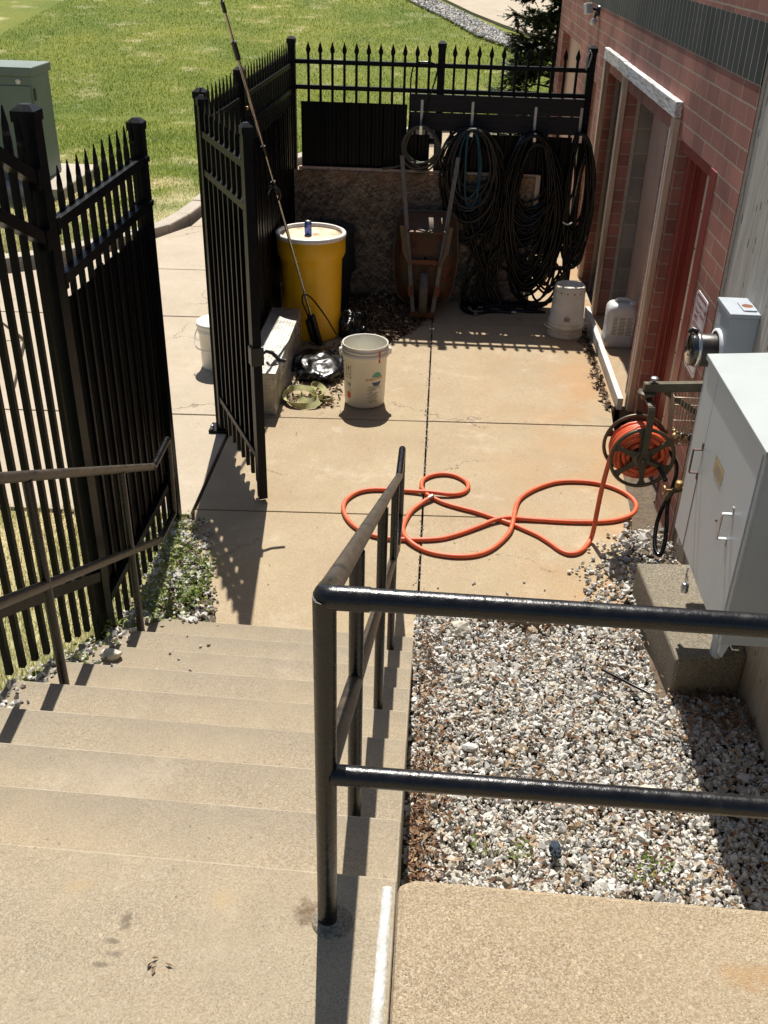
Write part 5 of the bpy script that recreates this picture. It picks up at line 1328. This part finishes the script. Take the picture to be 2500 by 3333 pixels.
fan(mb, cc, .0275, ca, (0,.060), arcpts(0,.060,.0155,.12,PI-.12,12,.0125), .0006, 1)
fan(mb, cc, .0275, ca, (0,.050), arcpts(0,.049,.0155,PI+.12,2*PI-.12,12,.0125), .0006, 2)
mb.build('emblem', [M['label'], M['inkred'], M['inknavy']], CN)
BN = thing('dark_bin', (-.84, 8.0, 0), 'dark blue round bin almost hidden behind the yellow drum', 'bin')
MB().lathe([(.17,0),(.20,.32),(.20,.33),(.235,.345),(.215,.62),(.22,.66)], (-.885,7.96,0), 40).build('body', M['bin'], BN)
MB().lathe([(.0001,.70),(.17,.69),(.175,.675),(.225,.675),(.232,.665),(.225,.65)], (-.885,7.96,0), 40).build('lid', M['bin'], BN)
single(MB().lathe([(.10,0),(.125,.30),(.135,.33),(.122,.33),(.10,.02)], (-1.128,7.62,0), 28), 'plastic_pail', M['pail'], (-1.128,7.62,0), 'white pail squeezed between the fence and the yellow drum', 'pail')
# telescopic pole leaning over the fence
PL = thing('telescopic_pole', (-.859, 7.10, 0), 'long silver telescopic pole leaning against the left fence', 'pole')
pa = V((-.859,7.10,.0)); pb = V((-1.205,6.27,2.018)); pdv = (pb-pa).normalized()
def pp(t): return pa + (pb-pa)*t
for a, b, r in ((.12,.62,.0105), (.62,.76,.0092), (.76,1.08,.0098), (1.08,1.17,.0082), (1.17,1.75,.0050)): MB().tube([pp(a), pp(b)], r, 12).build('tube', M['polem'], PL)
for a, b, r in ((.612,.655,.0165), (.742,.772,.0150), (1.03,1.078,.0165), (1.155,1.182,.012)): MB().tube([pp(a), pp(b)], r, 12).build('clamp', M['blackplastic'], PL)
MB().tube([pp(1.178), pp(1.76)], .0056, 8).build('upper_tube', M['blackplastic'], PL)
mb = MB(); mb.tube(catmull([pp(.625)+V((-.05,-.01,-.02)), pp(.635)+V((-.03,-.03,.0)), pp(.64)+V((.0,-.03,.0)), pp(.63)+V((.035,-.02,-.02)), pp(.618)+V((.02,-.02,-.045))],4), .010, 8); mb.build('clamp_lever', M['blackplastic'], PL)
mb = MB(); mb.beam(pp(-.005), pp(.135), .052, .04); mb.beam(pp(.02)+V((-.03,-.01,.0)), pp(.115)+V((-.03,-.01,0)), .035, .04); mb.build('brush_head', M['blackplastic'], PL, bevel=.006)
MB().tube(catmull([pp(.13)+V((-.02,0,0)), pp(.19)+V((-.035,0,0)), pp(.225)+V((-.01,-.01,.0)), pp(.21)+V((.04,0,0)), pp(.13)+V((.11,0,0)), pp(.04)+V((.16,.02,.0)), V((-.64,7.16,.02))],5), .006, 7).build('cord', M['hoseblack'], PL)

# ------------------------------------------------------------------ toolbox of diamond plate
TB = thing('toolbox', (-1.09, 6.43, 0), 'long diamond-plate aluminium toolbox against the left fence', 'toolbox')
tx0, tx1, ty0, ty1, tz = -1.205, -.984, 5.80, 7.06, .295
MB().box((tx0+.008,ty0+.008,0),(tx1-.008,ty1-.008,tz-.085)).build('body', M['tread'], TB, bevel=.003)
MB().box((tx0,ty0,tz-.084),(tx1,ty1,tz)).build('lid', M['tread'], TB, bevel=.003)
mb = MB(); pit = .024
def lug(c, d, n_):
    d = V(d); n_ = V(n_); s_ = d.cross(n_); c = V(c); l, w_, h = .0112, .0036, .0030
    mb.add([c-d*l, c-s_*w_, c+d*l, c+s_*w_, c+n_*h], [(0,1,4),(1,2,4),(2,3,4),(3,0,4)])
i = 0
for a in range(int((tx1-tx0)/pit)):
    for b in range(int((ty1-ty0)/pit)):
        dg = V((1,1,0)).normalized() if (a+b) % 2 else V((1,-1,0)).normalized(); lug((tx0+.012+a*pit, ty0+.012+b*pit, tz), dg, (0,0,1))
for a in range(int((tx1-tx0)/pit)):
    for b in range(11):
        dg = V((1,0,1)).normalized() if (a+b) % 2 else V((1,0,-1)).normalized(); z = .012+b*pit; lug((tx0+.012+a*pit, ty0 if z > tz-.08 else ty0+.008, z), dg, (0,-1,0))
for a in range(int((ty1-ty0)/pit)):
    for b in range(12):
        dg = V((0,1,1)).normalized() if (a+b) % 2 else V((0,1,-1)).normalized(); z = .012+b*pit; lug((tx1 if z > tz-.08 else tx1-.008, ty0+.012+a*pit, z), dg, (1,0,0))
mb.build('tread_pattern', M['tread'], TB)
for y in (6.02, 6.82):
    mb = MB(); mb.box((tx1-.006,y-.012,tz-.13),(tx1+.006,y+.012,tz-.03)); mb.tube(fillet([(tx1+.006,y-.008,tz-.10),(tx1+.016,y-.008,tz-.06),(tx1+.016,y+.008,tz-.06),(tx1+.006,y+.008,tz-.10)],.004), .0025, 6); mb.build('latch', M['chrome'], TB)

# ------------------------------------------------------------------ pails and jug
def pail_prof(r0, r1, h, wall=.003):
    return [(.0001,.004),(r0-.006,.003),(r0,.008),(r0+(r1-r0)*.80,h*.80),(r1+.010,h*.80+.004),(r1+.014,h*.80+.018),(r1+.013,h*.885),(r1+.005,h*.90),(r1+.006,h*.915),(r1+.009,h*.925),(r1+.009,h*.935),(r1+.002,h*.945),(r1+.002,h*.99),(r1+.004,h),(r1-.001,h),(r1-.004,h*.985),(r1-.006,h*.82),(r0-.004,.03),(.0001,.025)]
PLc = thing('plastic_pail', (-.432, 6.09, 0), 'open white pail standing in the sun in the middle of the paving', 'pail')
pc = (-.432, 6.09, 0); h_ = .425; r0, r1 = .133, .148
MB().lathe(pail_prof(r0, r1, h_), pc, 56).build('body', M['pail'], PLc)
for s_, ang_ in ((1,.12), (-1,PI+.12)):
    c = V((pc[0]+(r1+.014)*math.cos(ang_), pc[1]+(r1+.014)*math.sin(ang_), h_*.86)); MB().lathe([(.0001,.012),(.020,.010),(.026,0),(.026,-.01)], c, 16, (math.cos(ang_),math.sin(ang_),0)).build('handle_boss', M['pail'], PLc)
sp_ = (r1-r0)/h_
def strip(mb, a, pts4, lift=.0008, mi=0, r=None): mb.add(on_cyl(pc, r or r0, a, pts4, lift, sp_), [tuple(range(len(pts4)))], False, mi)
a_logo = -PI/2+.66
mb = MB()
fan(mb, pc, r0, a_logo, (0,.225), arcpts(0,.225,.034,.10,PI-.10,14), .0009, 0, sp_); mb.build('emblem_top', M['inkteal'], PLc)
mb = MB(); fan(mb, pc, r0, a_logo, (0,.190), arcpts(0,.197,.034,PI+.15,2*PI-.15,14), .0009, 0, sp_); mb.build('emblem_bottom', M['inknavy'], PLc)
def wrap_text(mb, txt, size, s0, z0, a, bold=.0004, tilt=0.):
    t = MB(); text_mb(txt, size, (0,0,0), (1,0,0), (0,1,0), t, lift=0, bold=bold)
    mb.add(on_cyl(pc, r0, a, [(s0+x, z0+y+tilt*x) for x, y, _ in t.v], .0010, sp_), t.f)
mb = MB(); wrap_text(mb, 'EUROCHEM', .022, -.072, .203, a_logo, .0008, .08); mb.build('brand_lettering', M['inkpale'], PLc)
mb = MB()
for z0, tilt in ((.231,.08),(.190,.05)): strip(mb, a_logo, [(-.075,z0-.006),(.052,z0+.004),(.052,z0+.006),(-.075,z0-.004)])
for k, (tx, sz) in enumerate((('Concentrated Detergent', .0085), ('with Special Rinse Agent', .0085), ('NET WEIGHT', .010), ('55 lb', .010), ('KEEP OUT OF REACH', .008), ('OF CHILDREN', .008), ('DANGER: Corrosive', .009), ('See side panel for', .0075), ('first aid statements', .0075), ('Made in USA', .011))): wrap_text(mb, tx, sz, -.062+(k%2)*.012, .160-k*.0125, a_logo, .0002)
a_l = -PI/2-.80
for x0, z0, x1, z1 in ((-.022,.205,.022,.208),(-.022,.292,.022,.296),(-.022,.205,-.0195,.295),(.0195,.205,.022,.295),(-.022,.250,.022,.252),(.0,.252,.002,.295)): strip(mb, a_l, [(x0,z0),(x1,z0),(x1,z1),(x0,z1)])
random.seed(2)
for q in range(26):
    x0 = random.uniform(-.018,.012); z0 = random.choice([.21,.222,.234,.262,.274,.286,.175,.165,.155,.135,.126]); strip(mb, a_l, [(x0,z0-.003),(x0+random.uniform(.003,.008),z0-.003),(x0+.006,z0+.003),(x0,z0+.003)])
mb.build('print', M['ink'], PLc)
mb = MB(); fan(mb, pc, r0, a_l, (.0,.085), arcpts(0,.085,.018,0,2*PI*23/24,23,.026), .0009, 0, sp_); mb.build('red_mark', M['inkorange'], PLc)
a_r = -PI/2+.70
mb = MB(); strip(mb, a_r, [(-.008,.330),(.006,.330),(.004,.358),(.004,.412),(-.004,.412),(-.005,.358)], .016); mb.build('red_tab', M['red'], PLc)
mb = MB(); mb.tube(catmull([(pc[0]-.165,pc[1]-.02,.36),(pc[0]-.165,pc[1]+.02,.30)],3), .002, 5); mb.build('bail', M['galv'], PLc)
# upturned drilled pail
UP = thing('plastic_pail', (1.062, 7.57, 0), 'dirty white pail turned upside down, drilled with holes, by the doorway', 'pail')
uc = (1.062, 7.57, 0)
MB().lathe([(.136,.0),(.141,.004),(.141,.018),(.136,.024),(.136,.072),(.145,.078),(.146,.096),(.138,.102),(.137,.112),(.142,.115),(.142,.126),(.134,.132),(.118,.395),(.113,.405),(.100,.404),(.098,.398),(.030,.398),(.026,.402),(.0001,.402)], uc, 52).build('body', M['paildirty'], UP)
mb = MB()
for k in range(14):
    a = 2*PI*k/14; mb.lathe([(.0001,.0006),(.0062,.0006),(.0062,0)], (uc[0]+.1195*math.cos(a), uc[1]+.1195*math.sin(a), .362), 10, (math.cos(a),math.sin(a),.06))
for k in range(9):
    a = 2*PI*k/9; mb.disc((uc[0]+.068*math.cos(a), uc[1]+.068*math.sin(a), .3995), .006, seg=10)
mb.build('drilled_holes', M['ink'], UP)
mb = MB(); 
for q in range(5): mb.add(on_cyl(uc, .131, -PI/2-.12, [(-.02+q*.009,.135+.01*(q%2)),(-.014+q*.009,.135),(-.013+q*.009,.175),(-.018+q*.009,.18+.012*(q%3))], .002), [(0,1,2,3)])
mb.build('scorch_marks', M['rust'], UP)
MB().tube(catmull([(uc[0]-.146,uc[1]+.02,.085),(uc[0]-.168,uc[1]-.05,.088),(uc[0]-.118,uc[1]-.095,.075),(uc[0]-.02,uc[1]-.148,.058),(uc[0]+.09,uc[1]-.115,.055),(uc[0]+.142,uc[1],.08)],5), .0048, 8).build('handle', M['paildirty'], UP)
GP = thing('plastic_pail', (-1.53, 6.60, 0), 'lidded white pail on the walkway half hidden behind the open gate', 'pail')
gc = (-1.53, 6.60, 0)
MB().lathe([(.0001,.0),(.118,.0),(.122,.005),(.130,.26),(.138,.265),(.140,.285),(.134,.295),(.134,.315)], gc, 40).build('body', M['pail'], GP)
MB().lathe([(.134,.305),(.145,.308),(.146,.335),(.138,.342),(.128,.338),(.06,.338),(.055,.345),(.0001,.345)], gc, 40).build('lid', M['pail'], GP)
MB().tube(catmull([(gc[0]-.14,gc[1],.285),(gc[0]-.155,gc[1]-.05,.22),(gc[0]-.12,gc[1]-.12,.17),(gc[0],gc[1]-.15,.16)],4), .004, 6).build('handle', M['pail'], GP)
JG = thing('plastic_jug', (1.455, 7.42, 0), 'frosted white square jug with a printed label in the doorway', 'jug')
jx, jy_ = 1.450, 7.40
mb = MB(); secs = [(.000,.098,.03),(.008,.112,.035),(.07,.114,.04),(.085,.108,.04),(.10,.108,.04),(.27,.108,.04),(.30,.106,.045),(.325,.094,.05),(.340,.07,.05)]
vs = []; k = 24
for z, hw, r in secs: vs += [(jx+a, jy_+b*.92, z) for a, b in rrect(-hw,-hw,hw,hw,r)]
mb.add(vs, [(i*k+j, i*k+(j+1)%k, i*k+k+(j+1)%k, i*k+k+j) for i in range(len(secs)-1) for j in range(k)] + [tuple(range(k))[::-1], tuple(range((len(secs)-1)*k, len(secs)*k))], True)
mb.build('body', M['jug'], JG)
MB().tube(fillet([(jx-.05,jy_,.335),(jx-.04,jy_,.362),(jx+.05,jy_,.362),(jx+.06,jy_,.335)],.012), .013, 8).build('handle', M['jug'], JG)
MB().lathe([(.026,.335),(.028,.36),(.0001,.362)], (jx+.07,jy_-.04,0), 16).build('cap', M['jug'], JG)
MB().box((jx-.075,jy_-.1013,.10),(jx+.092,jy_-.1002,.255)).build('label', M['label'], JG)
mb = MB(); random.seed(8)
for c0, c1 in ((-.070,-.028),(-.022,.030),(.036,.088)):
    for q in range(13): mb.box((jx+c0,jy_-.1019,.108+q*.0112),(jx+c1-random.uniform(0,.012),jy_-.1014,.108+q*.0112+.0052))
mb.build('label_print', M['inkgrey'], JG)

# ------------------------------------------------------------------ bin bags, webbing
def bag(loc, sx, sy, sz, seed, label):
    bm = bmesh.new(); bmesh.ops.create_icosphere(bm, subdivisions=5, radius=1.)
    off = V((seed*11.3, seed*3.7, 0))
    for v in bm.verts:
        p = v.co.copy(); r = 1 + .30*noise.noise(p*1.6+off)
        q0 = p + .25*noise.noise_vector(p*2.2+off)
        for f, a in ((1.9,.30),(4.2,.11)):
            d = noise.voronoi(V((q0.x*f, q0.y*f, q0.z*f*.6))+off)[0]; r -= a*(min(.8, d[1]-d[0])-.2)
        q = V((p.x*sx, p.y*sy, (max(p.z,-.35)+.35)*sz))*r; q.z = max(q.z, 0); v.co = q
    mb = MB(); mb.add([V(v.co)+V(loc) for v in bm.verts], [tuple(v.index for v in f.verts) for f in bm.faces], True); bm.free()
    return single(mb, 'bin_bag', M['bag'], loc, label, 'bin bag')
bag((-.785,6.58,.004), .20, .27, .075, 6, 'crumpled black bin bag lying flat beside the toolbox')
bag((-.635,7.38,.004), .105, .17, .13, 2, 'smaller crumpled black bin bag against the right side of the yellow drum')
mb = MB()
def ribbon(pts, w_, tw=0.):
    P = catmull(pts, 6); vs = []
    for i, p in enumerate(P):
        d = (P[min(i+1,len(P)-1)]-P[max(i-1,0)]).normalized(); a = .9*math.sin(i*.21+tw)
        s_ = (V((0,0,1))*math.cos(a) + d.cross(V((0,0,1))).normalized()*math.sin(a)); n_ = d.cross(s_)*.0012
        vs += [p-s_*w_/2+n_, p+s_*w_/2+n_, p+s_*w_/2-n_, p-s_*w_/2-n_]
    m = len(P); mb.add(vs, [(i*4+k_, i*4+(k_+1)%4, i*4+4+(k_+1)%4, i*4+4+k_) for i in range(m-1) for k_ in range(4)])
sx_, sy_ = -.815, 6.07
ribbon([(sx_-.15,sy_+.06,.03),(sx_-.155,sy_-.04,.025),(sx_-.10,sy_-.125,.022),(sx_+.0,sy_-.15,.02),(sx_+.08,sy_-.11,.03),(sx_+.06,sy_-.02,.05),(sx_-.02,sy_+.08,.05),(sx_-.12,sy_+.10,.035),(sx_-.15,sy_+.02,.045)], .040)
ribbon([(sx_-.10,sy_+.08,.06),(sx_-.04,sy_-.0,.055),(sx_-.05,sy_-.08,.04),(sx_+.03,sy_-.09,.035),(sx_+.10,sy_-.03,.04),(sx_+.10,sy_+.07,.05),(sx_+.04,sy_+.13,.06),(sx_+.0,sy_+.10,.05),(sx_+.05,sy_+.03,.06)], .040, 1.4)
ribbon([(sx_+.02,sy_+.02,.03),(sx_+.10,sy_-.06,.03),(sx_+.165,sy_-.03,.02),(sx_+.14,sy_+.02,.02),(sx_+.06,sy_+.0,.025)], .036, .5)
single(mb, 'webbing_strap', M['strap'], (sx_,sy_,0), 'heap of yellow-green webbing strap on the paving by the toolbox', 'strap')
# small litter
single(MB().tube(catmull([(.80,3.33,.045),(.91,3.25,.04),(.985,3.19,.042)],3), .0065, 8), 'black_hose_piece', M['hoseblack'], (.9,3.25,.03), 'thin short piece of black hose lying on the gravel by the concrete block', 'hose piece')
mb = MB(); bm = bmesh.new(); bmesh.ops.create_icosphere(bm, subdivisions=4, radius=1.)
for v in bm.verts:
    p = v.co; r = 1+.5*noise.noise(p*2.5)+.25*noise.noise(p*7); v.co = V((p.x*.017*r, p.y*.034*r, max(p.z,-.3)*.018*r))
mb.add([V(v.co)+V((.515,2.345,.04)) for v in bm.verts], [tuple(v.index for v in f.verts) for f in bm.faces], True); bm.free()
single(mb, 'rag', M['bluerag'], (.515,2.345,.03), 'scrap of dark blue rag on the gravel', 'rag')

# ------------------------------------------------------------------ utility box and tree beyond the fences
UT = thing('utility_box', (-5.6, 11.9, 0), 'green metal utility cabinet on a concrete base on the lawn at the far left', 'utility box')
ux1 = -4.56
MB().box((-6.1,11.50,.16),(ux1,12.05,1.27)).build('body', M['transformer'], UT, bevel=.01)
MB().box((-6.13,11.47,1.27),(ux1+.025,12.08,1.365)).build('roof', M['transformer'], UT, bevel=.012)
MB().box((-6.0,11.485,.22),(ux1-.02,11.499,1.17)).build('door', M['transformer'], UT, bevel=.004)
MB().lathe([(.0001,.006),(.030,.006),(.030,0)], (ux1-.15,11.499,1.215), 20, (0,-1,0)).build('white_disc', M['label'], UT)
for z in (.38,.72,1.08): MB().box((ux1,11.52,z-.06),(ux1+.014,11.56,z+.06)).build('hinge', M['blackplastic'], UT)
MB().box((-6.4,11.1,-.1),(ux1+.32,12.5,.155)).build('base', M['curb'], UT, bevel=.015)

TR = thing('spruce_tree', (1.58, 15.2, .0), 'dark green spruce at the corner of the brick building', 'tree')
mb = MB(); tb = V((1.58,15.2,-.02)); mb.tube([tb, tb+V((.02,0,1.5)), tb+V((0,.03,3.2)), tb+V((.01,0,5.6))], [.12,.10,.07,.02], 10)
random.seed(31); tips = []
for i in range(230):
    h = 4.6*random.random()**1.35+.1; a = random.uniform(0, 2*PI); reach = (.86*(1-h/6.5))*random.uniform(.72,1.08)
    b = tb + V((0,0,h)); d = V((math.cos(a), math.sin(a), 0))
    pts = [b, b+d*reach*.4+V((0,0,.03)), b+d*reach*.75+V((0,0,-.04)), b+d*reach+V((0,0,.02))]
    mb.tube(pts, [.018,.012,.008,.003], 5, cap=False); tips.append((pts, reach))
mb.build('trunk', M['bark'], TR)
rng = np.random.default_rng(77); Vs, Fs, off = [], [], 0
def twig(o_, d, l, w_):
    global off
    # a flattened sprig made of many short needles either side of a stem
    d = d.normalized(); s_ = d.cross(V((0,0,1))); s_ = s_.normalized() if s_.length > .01 else V((1,0,0)); u_ = s_.cross(d)
    m = 9
    for q in range(m):
        t = (q+.5)/m; p = o_ + d*(l*t)
        for sg in (-1, 1):
            nl = w_*(1-.55*t)*random.uniform(.8,1.2); dirn = (s_*sg + d*.9 + u_*random.uniform(-.25,.6)).normalized()
            e_ = p + dirn*nl; wv = d.cross(dirn).normalized().cross(dirn)*.011
            Vs.extend([tuple(p-wv), tuple(p+wv), tuple(e_)]); Fs.append((off, off+1, off+2)); off += 3
for pts, reach in tips:
    nb = 26
    for q in range(nb):
        t = random.uniform(.25, 1.)**.8; k_ = min(2, int(t*3)); f = t*3-k_; p = pts[k_]*(1-f)+pts[k_+1]*f
        d0 = (pts[3]-pts[0]); d0.z = 0; d0.normalize(); sd = d0.cross(V((0,0,1)))
        d = d0*random.uniform(.3,1.) + sd*random.uniform(-1,1) + V((0,0,random.uniform(-.55,.35)))
        ll = random.uniform(.12,.24)
        twig(p, d, ll, .055)
        for _ in range(2): twig(p+d.normalized()*ll*random.uniform(.3,.8), d+V((random.uniform(-.6,.6),random.uniform(-.6,.6),random.uniform(-.3,.3))), ll*.6, .05)
o = numpy_mesh('crown', np.array(Vs) - np.array([1.58,15.2,.0]), np.array(Fs), M['needle'], 3); o.parent = TR
